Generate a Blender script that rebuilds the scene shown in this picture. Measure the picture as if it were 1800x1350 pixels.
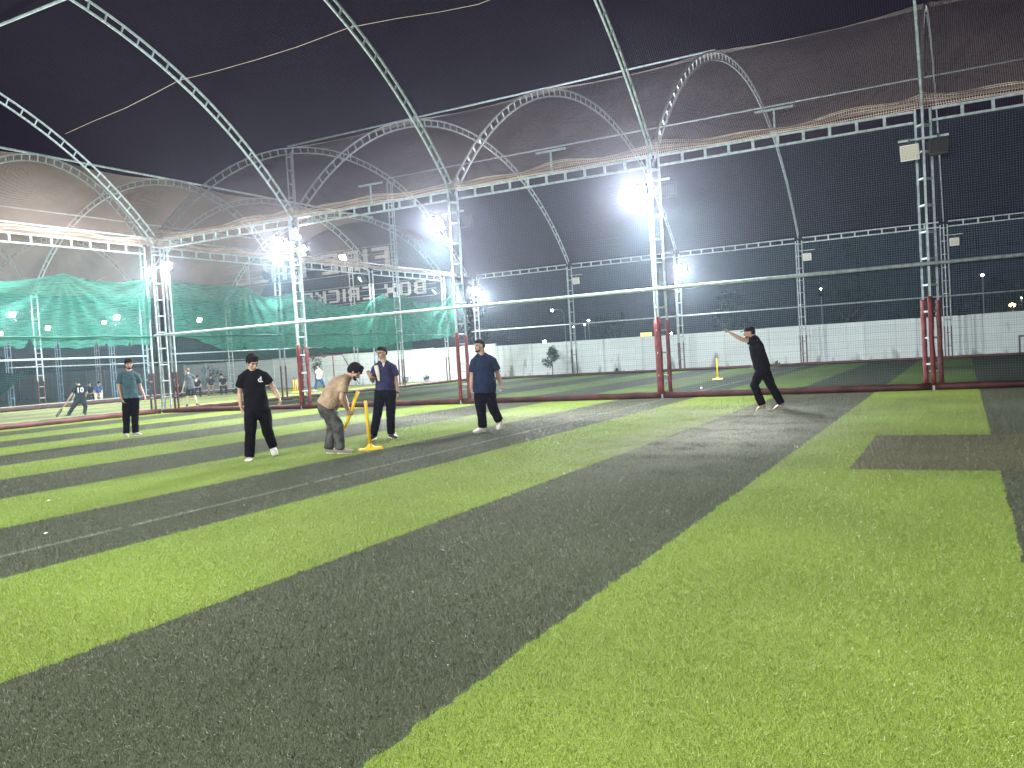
import bpy, bmesh, math, random
import numpy as np
from mathutils import Vector, Matrix, noise as mnoise
random.seed(7); rng = np.random.default_rng(7)
R = math.radians
for o in list(bpy.data.objects): bpy.data.objects.remove(o)
sc = bpy.context.scene
COL = sc.collection

# ------------------------------------------------------------------ camera, sky, exposure
def camera():
    f, pitch, roll, yaw = 1480.96, 0.034165, -0.060107, -0.494384
    cp, sp, cy, sy = math.cos(pitch), math.sin(pitch), math.cos(yaw), math.sin(yaw)
    w = Vector((sy*cp, cy*cp, -sp)); r0 = Vector((cy, -sy, 0)); u0 = r0.cross(w)
    c, s = math.cos(roll), math.sin(roll)
    r = c*r0 + s*u0; u = -s*r0 + c*u0
    cd = bpy.data.cameras.new('camera'); cam = bpy.data.objects.new('camera', cd); COL.objects.link(cam)
    cd.sensor_width = 36; cd.lens = f*36/1800; cd.clip_start = 0.05; cd.clip_end = 1000
    m = Matrix((r, u, -w)).transposed().to_4x4(); m.translation = Vector((0, 0, 1.42))
    cam.matrix_world = m; sc.camera = cam
camera()
world = bpy.data.worlds.new('World'); sc.world = world; world.use_nodes = True
wn = world.node_tree
bg = wn.nodes['Background']
SKY = (0.0105, 0.0080, 0.0185)
bg.inputs[0].default_value = (*SKY, 1); bg.inputs[1].default_value = 1.0
sc.view_settings.view_transform = 'Standard'; sc.view_settings.look = 'None'
sc.view_settings.exposure = 0.0; sc.view_settings.gamma = 1.0
sc.cycles.use_denoising = True
sc.cycles.max_bounces = 5; sc.cycles.transparent_max_bounces = 16
sc.cycles.volume_bounces = 0
sc.cycles.sample_clamp_indirect = 4
sc.cycles.sample_clamp_direct = 0
LAMP = 4200.0        # radiance of a lit floodlight lens

# ------------------------------------------------------------------ materials
def mat(name, col, rough=0.6, metal=0.0, var=0.15, scale=6.0, bump=0.0, bscale=60.0, col2=None, spec=0.5):
    m = bpy.data.materials.new(name); m.use_nodes = True
    nt = m.node_tree; b = nt.nodes['Principled BSDF']
    tc = nt.nodes.new('ShaderNodeTexCoord'); nz = nt.nodes.new('ShaderNodeTexNoise')
    nz.inputs['Scale'].default_value = scale; nz.inputs['Detail'].default_value = 6
    nt.links.new(tc.outputs['Object'], nz.inputs['Vector'])
    cr = nt.nodes.new('ShaderNodeValToRGB')
    c2 = col2 if col2 else tuple(c*(1-var*1.6) for c in col)
    c1 = tuple(min(1, c*(1+var*0.5)) for c in col)
    cr.color_ramp.elements[0].position = 0.35; cr.color_ramp.elements[1].position = 0.65
    cr.color_ramp.elements[0].color = (*c2, 1); cr.color_ramp.elements[1].color = (*c1, 1)
    nt.links.new(nz.outputs['Fac'], cr.inputs[0]); nt.links.new(cr.outputs[0], b.inputs['Base Color'])
    b.inputs['Roughness'].default_value = rough; b.inputs['Metallic'].default_value = metal
    b.inputs['Specular IOR Level'].default_value = spec
    if bump:
        n2 = nt.nodes.new('ShaderNodeTexNoise'); n2.inputs['Scale'].default_value = bscale
        nt.links.new(tc.outputs['Object'], n2.inputs['Vector'])
        bp = nt.nodes.new('ShaderNodeBump'); bp.inputs['Strength'].default_value = bump; bp.inputs['Distance'].default_value = 0.02
        nt.links.new(n2.outputs['Fac'], bp.inputs['Height']); nt.links.new(bp.outputs[0], b.inputs['Normal'])
    return m
def emit(name, col, s):
    m = bpy.data.materials.new(name); m.use_nodes = True; nt = m.node_tree
    nt.nodes.clear(); e = nt.nodes.new('ShaderNodeEmission'); o = nt.nodes.new('ShaderNodeOutputMaterial')
    e.inputs[0].default_value = (*col, 1); e.inputs[1].default_value = s
    nt.links.new(e.outputs[0], o.inputs[0]); return m

STEEL = mat('painted_steel', (0.47, 0.54, 0.58), 0.45, 0.0, 0.18, 9, 0.3, 40, col2=(0.30, 0.37, 0.37))
STEELB = mat('blue_steel', (0.25, 0.42, 0.52), 0.5, 0, 0.18, 9)
STEELG = mat('grey_steel', (0.38, 0.43, 0.45), 0.5, 0, 0.2, 7, 0.3, 40, col2=(0.25, 0.27, 0.27))
PAD = mat('red_padding', (0.24, 0.034, 0.038), 0.55, 0, 0.35, 5, 0.5, 18)
KERB = mat('red_kerb', (0.10, 0.024, 0.026), 0.6, 0, 0.3, 3, 0.5, 15)
NET = mat('net_cord', (0.13, 0.22, 0.26), 0.8, 0, 0.1, 3)
NETB = mat('beige_net_cord', (0.74, 0.60, 0.50), 0.8, 0, 0.1, 3)
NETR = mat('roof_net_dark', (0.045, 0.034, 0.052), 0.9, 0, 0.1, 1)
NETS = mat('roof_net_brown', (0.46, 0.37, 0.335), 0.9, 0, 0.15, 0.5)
WHITE = mat('white_plastic', (0.75, 0.75, 0.72), 0.5, 0, 0.08, 8)
DARK = mat('dark_metal', (0.06, 0.06, 0.065), 0.5, 0, 0.1, 8)
LENSOFF = mat('unlit_lens', (0.62, 0.58, 0.48), 0.25, 0, 0.15, 30)
LENSON = emit('lit_lens', (0.92, 0.97, 1.0), LAMP)
LENSFRONT = emit('lit_lens_front', (0.92, 0.96, 1.0), LAMP*1.35)
LENSBACK = emit('lit_lens_camera_side', (0.95, 0.98, 1.0), LAMP*.80)
LENSHOT = emit('lit_lens_strong', (0.93, 0.97, 1.0), LAMP*1.7)
LENSMILD = emit('lit_lens_dim', (1.0, 0.85, 0.62), LAMP*0.25)
YEL = mat('yellow_plastic', (0.92, 0.58, 0.02), 0.4, 0, 0.05, 4)
BARK = mat('bark', (0.12, 0.09, 0.06), 0.9, 0, 0.3, 20)
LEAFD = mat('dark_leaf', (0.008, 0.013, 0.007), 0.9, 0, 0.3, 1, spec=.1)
LEAF = mat('leaf', (0.03, 0.05, 0.02), 0.6, 0, 0.5, 3)

# ------------------------------------------------------------------ mesh builder
class MB:
    def __init__(s): s.v = []; s.f = []
    def add(s, vs, fs):
        n = len(s.v); s.v += [tuple(v) for v in vs]; s.f += [tuple(i+n for i in f) for f in fs]
    def box(s, c, d, ax=None):
        c = Vector(c); h = Vector(d)/2
        X, Y, Z = ax if ax else (Vector((1,0,0)), Vector((0,1,0)), Vector((0,0,1)))
        vs = [c+X*(sx*h.x)+Y*(sy*h.y)+Z*(sz*h.z) for sx in (-1,1) for sy in (-1,1) for sz in (-1,1)]
        s.add(vs, [(0,1,3,2),(4,6,7,5),(0,4,5,1),(2,3,7,6),(0,2,6,4),(1,5,7,3)])
    def tube(s, pts, rad, n=8, side=None, caps=True, dome=False):
        """pts: polyline; rad: radius, or list of radii / (ra, rb); side: the direction ra points to"""
        pts = [Vector(p) for p in pts]; k = len(pts)
        if not isinstance(rad, (list,)): rad = [rad]*k
        rad = [(r, r) if not isinstance(r, tuple) else r for r in rad]
        if dome:
            d0 = (pts[0]-pts[1]).normalized(); d1 = (pts[-1]-pts[-2]).normalized()
            a = min(rad[0]); b = min(rad[-1])
            sc_ = lambda r, q: (r[0]*q, r[1]*q)
            pts = [pts[0]+d0*a*0.95, pts[0]+d0*a*0.6]+pts+[pts[-1]+d1*b*0.6, pts[-1]+d1*b*0.95]
            rad = [sc_(rad[0], .3), sc_(rad[0], .8)]+rad+[sc_(rad[-1], .8), sc_(rad[-1], .3)]
            k += 4
        ref = Vector(side) if side is not None else None
        rings = []
        pu = None
        for i, p in enumerate(pts):
            t = (pts[min(i+1, k-1)]-pts[max(i-1, 0)])
            if t.length < 1e-9: t = Vector((0, 0, 1))
            t.normalize()
            sd = ref if ref is not None else (pu if pu is not None else (Vector((0,0,1)) if abs(t.z) < .9 else Vector((1,0,0))))
            u = sd-t*sd.dot(t)
            if u.length < 1e-6: u = t.orthogonal()
            u.normalize(); w = t.cross(u); pu = u
            ph = math.pi/4 if n == 4 else 0
            q = math.sqrt(2) if n == 4 else 1
            rings.append([p+u*(math.cos(2*math.pi*j/n+ph)*rad[i][0]*q)+w*(math.sin(2*math.pi*j/n+ph)*rad[i][1]*q) for j in range(n)])
        vs = [v for r in rings for v in r]; fs = []
        for i in range(k-1):
            for j in range(n):
                a = i*n+j; b = i*n+(j+1) % n
                fs.append((a, b, b+n, a+n))
        if caps: fs += [tuple(range(n-1, -1, -1)), tuple(range((k-1)*n, k*n))]
        s.add(vs, fs)
    def ell(s, c, r, ax=None, n=12, m=8):
        X, Y, Z = ax if ax else (Vector((1,0,0)), Vector((0,1,0)), Vector((0,0,1)))
        c = Vector(c); vs = [c-Z*r[2]]; fs = []
        for i in range(1, m):
            a = -math.pi/2+math.pi*i/m
            for j in range(n):
                b = 2*math.pi*j/n
                vs.append(c+X*(r[0]*math.cos(a)*math.cos(b))+Y*(r[1]*math.cos(a)*math.sin(b))+Z*(r[2]*math.sin(a)))
        vs.append(c+Z*r[2]); L = len(vs)-1
        for j in range(n):
            fs.append((0, 1+(j+1) % n, 1+j)); fs.append((L, L-n+j, L-n+(j+1) % n))
            for i in range(m-2):
                a = 1+i*n+j; b = 1+i*n+(j+1) % n; fs.append((a, b, b+n, a+n))
        s.add(vs, fs)
    def ribbon(s, P, wv, width):
        """a flat strand along the rows of P (numpy k x 3), widened along wv"""
        k = len(P); w = np.asarray(wv)*width/2; n = len(s.v)
        s.v += [tuple(x) for x in (P-w)]+[tuple(x) for x in (P+w)]
        s.f += [(n+i, n+i+1, n+k+i+1, n+k+i) for i in range(k-1)]
    def mesh(s, name, smooth=False):
        me = bpy.data.meshes.new(name); me.from_pydata(s.v, [], s.f); me.update()
        if smooth: me.polygons.foreach_set('use_smooth', [True]*len(me.polygons))
        return me
    def build(s, name, m, parent=None, smooth=False):
        me = s.mesh(name, smooth); me.materials.append(m)
        o = bpy.data.objects.new(name, me); COL.objects.link(o)
        if parent: o.parent = parent
        return o
def tag(o, label, cat, group=None):
    o['label'] = label; o['category'] = cat
    if group: o['group'] = group
    return o
def thing(name, label, cat, loc=(0,0,0), rz=0, group=None):
    o = bpy.data.objects.new(name, None); COL.objects.link(o); o.empty_display_size = .2
    o.location = loc; o.rotation_euler = (0, 0, rz); return tag(o, label, cat, group)
def copy_tree(o, parent=None):
    c = o.copy(); COL.objects.link(c)
    if parent: c.parent = parent
    for ch in list(o.children): copy_tree(ch, c)
    return c
def struct(name, mb, m, smooth=False):
    o = mb.build(name, m, None, smooth); o['kind'] = 'structure'; return o

# ------------------------------------------------------------------ layout (metres; the side fence runs along x at y = YN)
YN, YF, XC, XL = 22.3, 45.2, -27.17, -45.0
XS = [-0.67, -7.27, -13.70, -20.14, XC]
ZT = 6.31                                  # underside of the girders
HS, RISE, Z0 = 11.46, 5.35, 6.58
def arc(mid, hs, rise, z0, n, dr=0.0):
    Rr = (hs*hs+rise*rise)/(2*rise); cz = z0+rise-Rr; a = math.asin(hs/Rr)
    return [(mid+(Rr+dr)*math.sin(-a+2*a*i/n), cz+(Rr+dr)*math.cos(-a+2*a*i/n)) for i in range(n+1)]

# ------------------------------------------------------------------ ground and turf
g = MB(); g.add([(-400,-200,-.03),(300,-200,-.03),(300,500,-.03),(-400,500,-.03)], [(0,1,2,3)])
struct('ground', g, mat('dirt', (0.10, 0.085, 0.06), 0.95, 0, 0.3, 0.8, 0.4, 5))

def turf_mat(name, blades):
    m = bpy.data.materials.new(name); m.use_nodes = True; nt = m.node_tree; L = nt.links.new
    b = nt.nodes['Principled BSDF']
    geo = nt.nodes.new('ShaderNodeNewGeometry'); sep = nt.nodes.new('ShaderNodeSeparateXYZ')
    L(geo.outputs['Position'], sep.inputs[0])
    def N(t, **k):
        n = nt.nodes.new(t)
        for a, v in k.items(): setattr(n, a, v)
        return n
    def M(op, a, c=None, d=None):
        n = N('ShaderNodeMath', operation=op)
        for i, x in enumerate((a, c, d)):
            if x is None: continue
            if hasattr(x, 'is_output'): L(x, n.inputs[i])
            else: n.inputs[i].default_value = x
        return n.outputs[0]
    def noise(scale, det=4, out='Fac'):
        n = N('ShaderNodeTexNoise'); n.inputs['Scale'].default_value = scale; n.inputs['Detail'].default_value = det
        L(geo.outputs['Position'], n.inputs['Vector']); return n.outputs[out]
    def mix(f, a, c, bt='MIX'):
        n = N('ShaderNodeMix', data_type='RGBA', blend_type=bt)
        if hasattr(f, 'is_output'): L(f, n.inputs[0])
        else: n.inputs[0].default_value = f
        for i, x in ((6, a), (7, c)):
            if hasattr(x, 'is_output'): L(x, n.inputs[i])
            else: n.inputs[i].default_value = (*x, 1)
        return n.outputs[2]
    jit = M('MULTIPLY', M('SUBTRACT', noise(9), 0.5), 0.10)
    x = M('ADD', sep.outputs[0], jit); y = M('ADD', sep.outputs[1], jit)
    k = M('FLOOR', M('DIVIDE', M('SUBTRACT', 0.26, x), 2.19))
    odd = M('ABSOLUTE', M('MODULO', k, 2.0)); odd = M('GREATER_THAN', odd, 0.5)
    def rect(x0, x1, y0, y1):
        return M('MULTIPLY', M('MULTIPLY', M('GREATER_THAN', x, x0), M('LESS_THAN', x, x1)), M('MULTIPLY', M('GREATER_THAN', y, y0), M('LESS_THAN', y, y1)))
    r1 = M('MAXIMUM', rect(-1.12, 9, 9.45, 12.65), rect(-1.12, 9, 33, 36.2))
    dark = odd
    light_c = mix(noise(1.3, 3), (0.190, 0.268, 0.036), (0.228, 0.306, 0.050))
    dark_c = mix(noise(1.1, 3), (0.062, 0.074, 0.038), (0.086, 0.094, 0.052))
    rect_c = mix(noise(1.1, 3), (0.098, 0.098, 0.045), (0.120, 0.114, 0.056))
    c = mix(dark, light_c, dark_c)
    c = mix(r1, c, rect_c)
    second = M('MULTIPLY', M('GREATER_THAN', sep.outputs[1], 22.3), M('GREATER_THAN', sep.outputs[0], -27.1))
    c = mix(second, c, mix(1.0, c, (0.27, 0.33, 0.36), 'MULTIPLY'))      # darker, cooler tint for the turf of the second cage
    # lamp sheen painted into the turf colour as pale speckled fibres
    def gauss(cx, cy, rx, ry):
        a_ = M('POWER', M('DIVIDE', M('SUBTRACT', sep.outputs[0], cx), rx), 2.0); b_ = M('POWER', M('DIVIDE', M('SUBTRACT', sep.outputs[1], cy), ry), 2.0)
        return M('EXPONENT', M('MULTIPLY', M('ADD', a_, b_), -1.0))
    sheen_m = M('ADD', gauss(-3.5, 13.2, 1.5, 3.2), M('MULTIPLY', gauss(-8.8, 17.0, 6.0, 1.8), .55))
    sheen_p = M('MULTIPLY', sheen_m, M('GREATER_THAN', M('ADD', M('MULTIPLY', noise(38, 3), .7), M('MULTIPLY', noise(1.6, 3), .42)), .505))
    c = mix(M('MULTIPLY', sheen_p, .85), c, (0.50, 0.50, 0.41))
    leftc = M('MULTIPLY', M('LESS_THAN', sep.outputs[0], -27.25), 0.62)
    c = mix(leftc, c, (0.30, 0.34, 0.13))          # the left cage has paler turf with faint stripes
    # the painted boundary line
    ln = M('LESS_THAN', M('ABSOLUTE', M('ADD', sep.outputs[0], 7.12)), 0.020)
    ln = M('MULTIPLY', ln, M('GREATER_THAN', noise(3.5, 8), 0.40))
    ln = M('MULTIPLY', ln, 0.42)
    c = mix(ln, c, (0.55, 0.56, 0.50))
    fine = noise(260 if not blades else 140, 2)
    cr = N('ShaderNodeMapRange'); L(fine, cr.inputs[0]); cr.inputs[1].default_value = .3; cr.inputs[2].default_value = .7
    cr.inputs[3].default_value = .28; cr.inputs[4].default_value = 1.72
    big = N('ShaderNodeMapRange'); L(noise(0.45, 5), big.inputs[0]); big.inputs[1].default_value = .3; big.inputs[2].default_value = .7
    big.inputs[3].default_value = .80; big.inputs[4].default_value = 1.15
    mul = N('ShaderNodeVectorMath', operation='SCALE'); L(c, mul.inputs[0]); L(M('MULTIPLY', cr.outputs[0], big.outputs[0]), mul.inputs['Scale'])
    L(mul.outputs[0], b.inputs['Base Color'])
    b.inputs['Roughness'].default_value = 0.42 if blades else 0.85
    b.inputs['Specular IOR Level'].default_value = 0.55 if blades else 0.12
    if not blades:
        bp = N('ShaderNodeBump'); bp.inputs['Strength'].default_value = 1.0; bp.inputs['Distance'].default_value = 0.02
        nn = N('ShaderNodeTexNoise'); nn.inputs['Scale'].default_value = 120; nn.inputs['Detail'].default_value = 3
        L(geo.outputs['Position'], nn.inputs['Vector'])
        L(nn.outputs['Fac'], bp.inputs['Height']); L(bp.outputs[0], b.inputs['Normal'])
    return m
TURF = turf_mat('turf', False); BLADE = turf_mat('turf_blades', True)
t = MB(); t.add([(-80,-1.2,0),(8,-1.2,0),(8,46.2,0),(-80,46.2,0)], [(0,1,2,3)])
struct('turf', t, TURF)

def grass():
    b = MB(); S = 0.5
    for i in range(3000):
        x, y = rng.uniform(-S/2, S/2, 2); a = rng.uniform(0, 2*math.pi); h = rng.uniform(.010, .023); w = rng.uniform(.0006, .0012)
        lean = rng.uniform(.3, 1.5)*h; la = rng.uniform(0, 2*math.pi)
        dx, dy = math.cos(a)*w, math.sin(a)*w; lx, ly = math.cos(la)*lean, math.sin(la)*lean
        b.add([(x-dx,y-dy,0),(x+dx,y+dy,0),(x-dx*.8+lx*.35,y-dy*.8+ly*.35,h*.62),(x+dx*.8+lx*.35,y+dy*.8+ly*.35,h*.62),(x+lx,y+ly,h)], [(0,1,3,2),(2,3,4)])
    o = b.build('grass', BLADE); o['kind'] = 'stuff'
    o['label'] = 'short artificial grass blades in light and dark green stripes'
    x0, x1, y0, y1 = -26.8, 2.2, 1.6, 22.1
    nx, ny = int((x1-x0)/S)+1, int((y1-y0)/S)+1
    ng = bpy.data.node_groups.new('lay_turf', 'GeometryNodeTree')
    ng.interface.new_socket('Geometry', in_out='INPUT', socket_type='NodeSocketGeometry')
    ng.interface.new_socket('Geometry', in_out='OUTPUT', socket_type='NodeSocketGeometry')
    n = ng.nodes; gi = n.new('NodeGroupInput'); go = n.new('NodeGroupOutput')
    gr = n.new('GeometryNodeMeshGrid'); gr.inputs[0].default_value = x1-x0; gr.inputs[1].default_value = y1-y0
    gr.inputs[2].default_value = nx; gr.inputs[3].default_value = ny
    tr = n.new('GeometryNodeTransform'); tr.inputs['Translation'].default_value = ((x0+x1)/2, (y0+y1)/2, 0)
    ip = n.new('GeometryNodeInstanceOnPoints'); rv = n.new('FunctionNodeRandomValue'); rv.data_type = 'INT'
    rv.inputs[4].default_value = 0; rv.inputs[5].default_value = 3
    mu = n.new('ShaderNodeMath'); mu.operation = 'MULTIPLY'; mu.inputs[1].default_value = math.pi/2
    cx = n.new('ShaderNodeCombineXYZ')
    l = ng.links.new
    l(gr.outputs['Mesh'], tr.inputs['Geometry']); l(tr.outputs[0], ip.inputs['Points']); l(gi.outputs[0], ip.inputs['Instance'])
    l(rv.outputs[2], mu.inputs[0]); l(mu.outputs[0], cx.inputs[2]); l(cx.outputs[0], ip.inputs['Rotation']); l(ip.outputs[0], go.inputs[0])
    md = o.modifiers.new('lay', 'NODES'); md.node_group = ng
grass()

# ------------------------------------------------------------------ steelwork
def lattice(mb_list, ztop, rung=0.62, half=0.16, third=0.26, c=0.027):
    pass
def column(x, y, ztop, label, m=STEEL, pads=False, red_low=False, rz=0, half=0.16, rung=0.62, crossarm=0, three=True, group='steel lattice columns of the cages'):
    t = thing('lattice_column', label, 'column', (x, y, 0), rz, group)
    P = [(-half, 0), (half, 0)]+([(0, -half*1.55)] if three else [])
    zlow = 2.15 if pads else (1.55 if red_low else 0.0)
    for i, p in enumerate(P):
        a = MB()
        a.tube([(p[0], p[1], zlow if red_low else 0), (p[0], p[1], ztop)], 0.026, 4, side=(1,0,0)); a.build('upright', m, t)
        if red_low and not pads:
            a = MB(); a.tube([(p[0], p[1], 0), (p[0], p[1], zlow)], 0.027, 4, side=(1,0,0)); a.build('painted_foot', KERB, t)
        if pads:
            a = MB(); zt = zlow+(0.06 if i == 2 else -0.03*i)
            zz = [0.12+(zt-.12)*k/9 for k in range(10)]
            a.tube([(p[0]+random.uniform(-.006,.006), p[1]+random.uniform(-.006,.006), z) for z in zz], [random.uniform(.054,.064) for z in zz], 10)
            a.build('padding', PAD, t, True)
    w = MB(); n = int(ztop/rung)
    for k in range(1, n+1):
        z = k*rung
        for i in range(len(P)):
            j = (i+1) % len(P)
            if len(P) == 2 and i == 1: continue
            a = Vector((*P[i], z)); b = Vector((*P[j], z)); d = (b-a).normalized()
            w.tube([a+d*.0262, b-d*.0262], .02, 4, side=(0,0,1))
    w.build('lattice_web', m, t)
    if pads:
        s = MB()
        for z in (.45, 1.0, 1.55): s.box((0, .035, z), (half*1.2, .03, .035))
        s.build('strap', WHITE, t)
        s = MB(); s.box((-.02, -.1, .06), (.045, .05, .11)); s.build('foot_bracket', WHITE, t)
    if crossarm:
        s = MB(); s.box((0, -half*1.55-.05 if three else -.05, crossarm), (1.06, .045, .05)); s.build('crossarm', m, t)
    return t

near_lab = ['padded column behind the gap between bowler and right edge', 'padded column below the brightest lamp, halfway along the near fence',
            'padded column just behind the man in navy', 'padded column behind the man in beige']
for i in range(4):
    column(XS[i], YN, ZT+.3, 'pale blue steel ' + near_lab[i], pads=True, crossarm=5.86, group='padded columns of the near fence')
column(5.93, YN, ZT+.3, 'padded column beyond the right edge', pads=True, group='padded columns of the near fence')
# corner cluster
column(XC+.05, YN, ZT+.2, 'steel corner column where the two cages meet, left of the man in the black polo', STEELG, half=.17, three=True)
t = column(XC-.1, YN-.55, ZT, 'brightly lit slim corner column with a red lower leg, nearest the man in teal', STEEL, half=.12, three=False, red_low=True)
column(XC+.35, YN+.15, ZT, 'dark red footed corner column at the start of the near fence', STEELG, half=.10, three=False, red_low=True)
far_lab = ['behind the padded column at right', 'behind the running bowler', 'right of the lamp in the far fence', 'beside the small round tree', 'behind the man in navy']
for i, x in enumerate([XS[0], XS[1], XS[2], XS[3], XC+.6]):
    column(x, YF, ZT+.05, 'grey far fence column with dark red foot ' + far_lab[i], STEELG, red_low=True, crossarm=0, half=.15, group='columns of the far fence')
column(5.93, YF, ZT+.05, 'grey far fence column beyond the right edge', STEELG, red_low=True, half=.15, group='columns of the far fence')
# posts along the cross fence x = XC
for y, z, lab, m, rl in [(28.7, ZT, 'floodlit post rising through the green curtain left of the man in beige', STEELG, True),
                     (30.0, 11.45, 'tall gable post reaching the arch top left of the bright pair of lamps', STEELG, False),
                     (35.6, ZT, 'floodlit post rising from the middle of the green curtain', STEEL, True),
                     (37.7, 11.2, 'tall gable post between the sign and the second bright lamp', STEELG, True),
                     (42.5, ZT, 'last post at the right end of the green curtain', STEELG, True)]:
    column(XC, y, z, 'lattice ' + lab, m, rz=R(90), half=.15, red_low=rl, three=(z > 7), group='posts of the cross fence')
column(-37.6, 47.0, 9.3, 'tall lattice mast carrying a warm lamp in front of the sign', STEELG, half=.16, three=False)
for y, m, lab in [(28.7, STEEL, 'nearest the left edge with a red leg'), (35.6, STEELB, 'pale blue, left of the man in teal'), (42.5, STEELG, 'grey, behind the walking player in shorts')]:
    column(XL, y, ZT, 'column of the far row of the left cage, ' + lab, m, rz=R(90), half=.17, red_low=(m is STEEL), three=False, group='columns of the left cage')
for x, y, m, lab in [(-51.5, 30.9, STEELB, 'blue column close to the left edge'), (-55.4, 36.7, STEELB, 'blue column behind the batter'), (-49.0, 36.2, STEELB, 'blue column behind the seated spectator'), (-60, 43.0, STEELG, 'grey column beyond the batter')]:
    column(x, y, ZT, m is STEELB and 'slim steel '+lab or 'slim steel '+lab, m, rz=R(50), half=.15, three=True, group='columns of the cages beyond')
for x in (-0.67, -7.27, -13.7, -20.14):
    column(x, -.62, ZT+.3, 'column of the camera side fence at %d metres along it' % int(-x+.9), pads=False, group='columns behind the camera')

def girder(p0, p1, zb, sep, label, m=STEEL, rung=.6, c=.026, group='ladder girders', cat='girder'):
    p0 = Vector((*p0, 0)); p1 = Vector((*p1, 0)); L = (p1-p0).length; d = (p1-p0).normalized()
    t = thing('ladder_girder', label, cat, (p0.x, p0.y, zb), math.atan2(d.y, d.x), group)
    for z in (0, sep):
        a = MB(); a.tube([(0,0,z), (L,0,z)], c, 4, side=(0,0,1)); a.build('chord', m, t)
    w = MB(); n = round(L/rung)
    for k in range(1, n): w.box((L*k/n, 0, sep/2), (.07, .035, sep-2*c-.004))
    w.build('lattice_web', m, t); return t
XR = [5.93]+XS
nl = ['at the right edge', 'above the bowler', 'left of the brightest lamp', 'above the man in navy', 'over the green curtain by the pair of lamps']
for i in range(5):
    girder((XR[i+1]+.2, YN), (XR[i]-.2, YN), ZT, .26, 'pale ladder girder of the near fence ' + nl[i])
for i, (a, b) in enumerate(zip(XS[:]+[XC+.6], [5.93]+XS[:4])):
    if i < 4: girder((a+.2, YF), (b-.2, YF), ZT-.05, .24, 'grey ladder girder of the far fence ' + ['at the right edge', 'behind the bowler', 'between the small tree and the far lamp', 'left of the small tree'][i], STEELG, group='girders of the far fence')
girder((XC+.8, YF), (XS[3]-.2, YF), ZT-.05, .24, 'grey ladder girder of the far fence above the man in navy', STEELG, group='girders of the far fence')
ly = [8.1, 15.0, 21.9, 28.7, 35.6, 42.5]
ll = ['outside the left edge', 'at upper left above the curtain', 'beside the corner lamp', 'behind the pair of bright lamps', 'in front of the word CRICKET']
for i in range(5):
    girder((XC, ly[i]+.2), (XC, ly[i+1]-.2), 6.07, .30, 'bright ladder girder of the cross fence ' + ll[i], STEEL, .75, group='girders of the cross fence')

def pipe(name, pts, r, label, m=STEEL, cat='rail', group=None, n=8):
    a = MB(); pts = [Vector(p) for p in pts]; o0 = pts[0].copy()
    a.tube([p-o0 for p in pts], r, n); o = a.build(name, m, None, n > 4); o.location = o0
    return tag(o, label, cat, group)
pipe('fence_rail', [(XC, YN-.36, 2.98), (5.9, YN-.36, 2.96)], .045, 'long pale rail across the near fence at twice head height')
pipe('fence_rail', [(XC+.3, YF-.2, 3.02), (5.9, YF-.2, 2.97)], .035, 'thin grey rail across the far fence just above the white wall', STEELG)
pipe('fence_rail', [(XC-.1, 8, 2.98), (XC-.1, YN-.4, 2.98)], .03, 'rail behind the left curtain near its lower edge')
pipe('fence_rail', [(XC-.12, 8, 2.24), (XC-.12, YN-.6, 2.22)], .03, 'lower rail above the heads of the batter and man in teal')
pipe('fence_rail', [(XC-.12, YN+.4, 2.26), (XC-.12, 31.5, 2.36)], .025, 'lower rail below the curtain left of the man in beige')
pipe('fence_rail', [(XC-.06, YN+.4, 2.98), (XC-.06, 44.8, 2.9)], .03, 'middle rail behind the right half of the green curtain', STEELG)
pipe('fence_rail', [(XL, 27, 2.35), (XL, 45, 2.25)], .03, 'rail of the far row of the left cage', STEELG)
pipe('top_pipe', [(XC-.1, 8, 6.78), (XC-.1, YN, 6.72)], .035, 'straight pale pipe above the cross fence girder at upper left', STEEL)
pipe('top_pipe', [(XC-.1, YN, 6.72), (XC-.1, YF, 6.62)], .035, 'straight grey pipe above the cross fence girder behind the lamps', STEELG)

def arch(axis, pos, mid, hs, rise, z0, label, m=STEEL, sep=.27, rung=.55, group='roof arches', c=.026):
    """axis 'y': the arch lies in the plane x = pos and spans y"""
    A = arc(mid, hs, rise, z0, 44, sep/2); B = arc(mid, hs, rise, z0, 44, -sep/2)
    t = thing('roof_arch', label, 'arch', (pos, mid, z0) if axis == 'y' else (mid, pos, z0), 0, group)
    P = (lambda u, z: Vector((0, u-mid, z-z0))) if axis == 'y' else (lambda u, z: Vector((u-mid, 0, z-z0)))
    sd = (1,0,0) if axis == 'y' else (0,1,0)
    for C in (A, B):
        a = MB(); a.tube([P(*q) for q in C], c, 4, side=sd); a.build('chord', m, t)
    n = int(2*hs*1.2/rung); A = arc(mid, hs, rise, z0, n, sep/2-c); B = arc(mid, hs, rise, z0, n, -sep/2+c)
    w = MB()
    for i in range(1, n): w.tube([P(*B[i]), P(*A[i])], (.02), 4, side=sd)
    w.build('lattice_web', m, t); return t
MN, MF = YN-HS, YN+HS
nm = ['at right', 'above the brightest lamp', 'rising from the second lamp column', 'rising from the pair of lamps', 'from the corner']
for i in range(5):
    arch('y', XS[i], MN, HS, RISE, Z0, 'pale steel roof arch of the near cage ' + nm[i], STEEL, group='arches over the near cage')
    arch('y', XS[i], MF, HS-.05, RISE, Z0, 'grey steel roof arch of the second cage ' + ['seen edge on at right', 'right of the brightest lamp', 'between the two bright lamps', 'left of the second lamp', 'with gable posts at the cross fence'][i], STEELG, group='arches over the second cage')
ML, HL, RL, ZL = -36.1, 8.9, 4.75, 6.3
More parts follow.
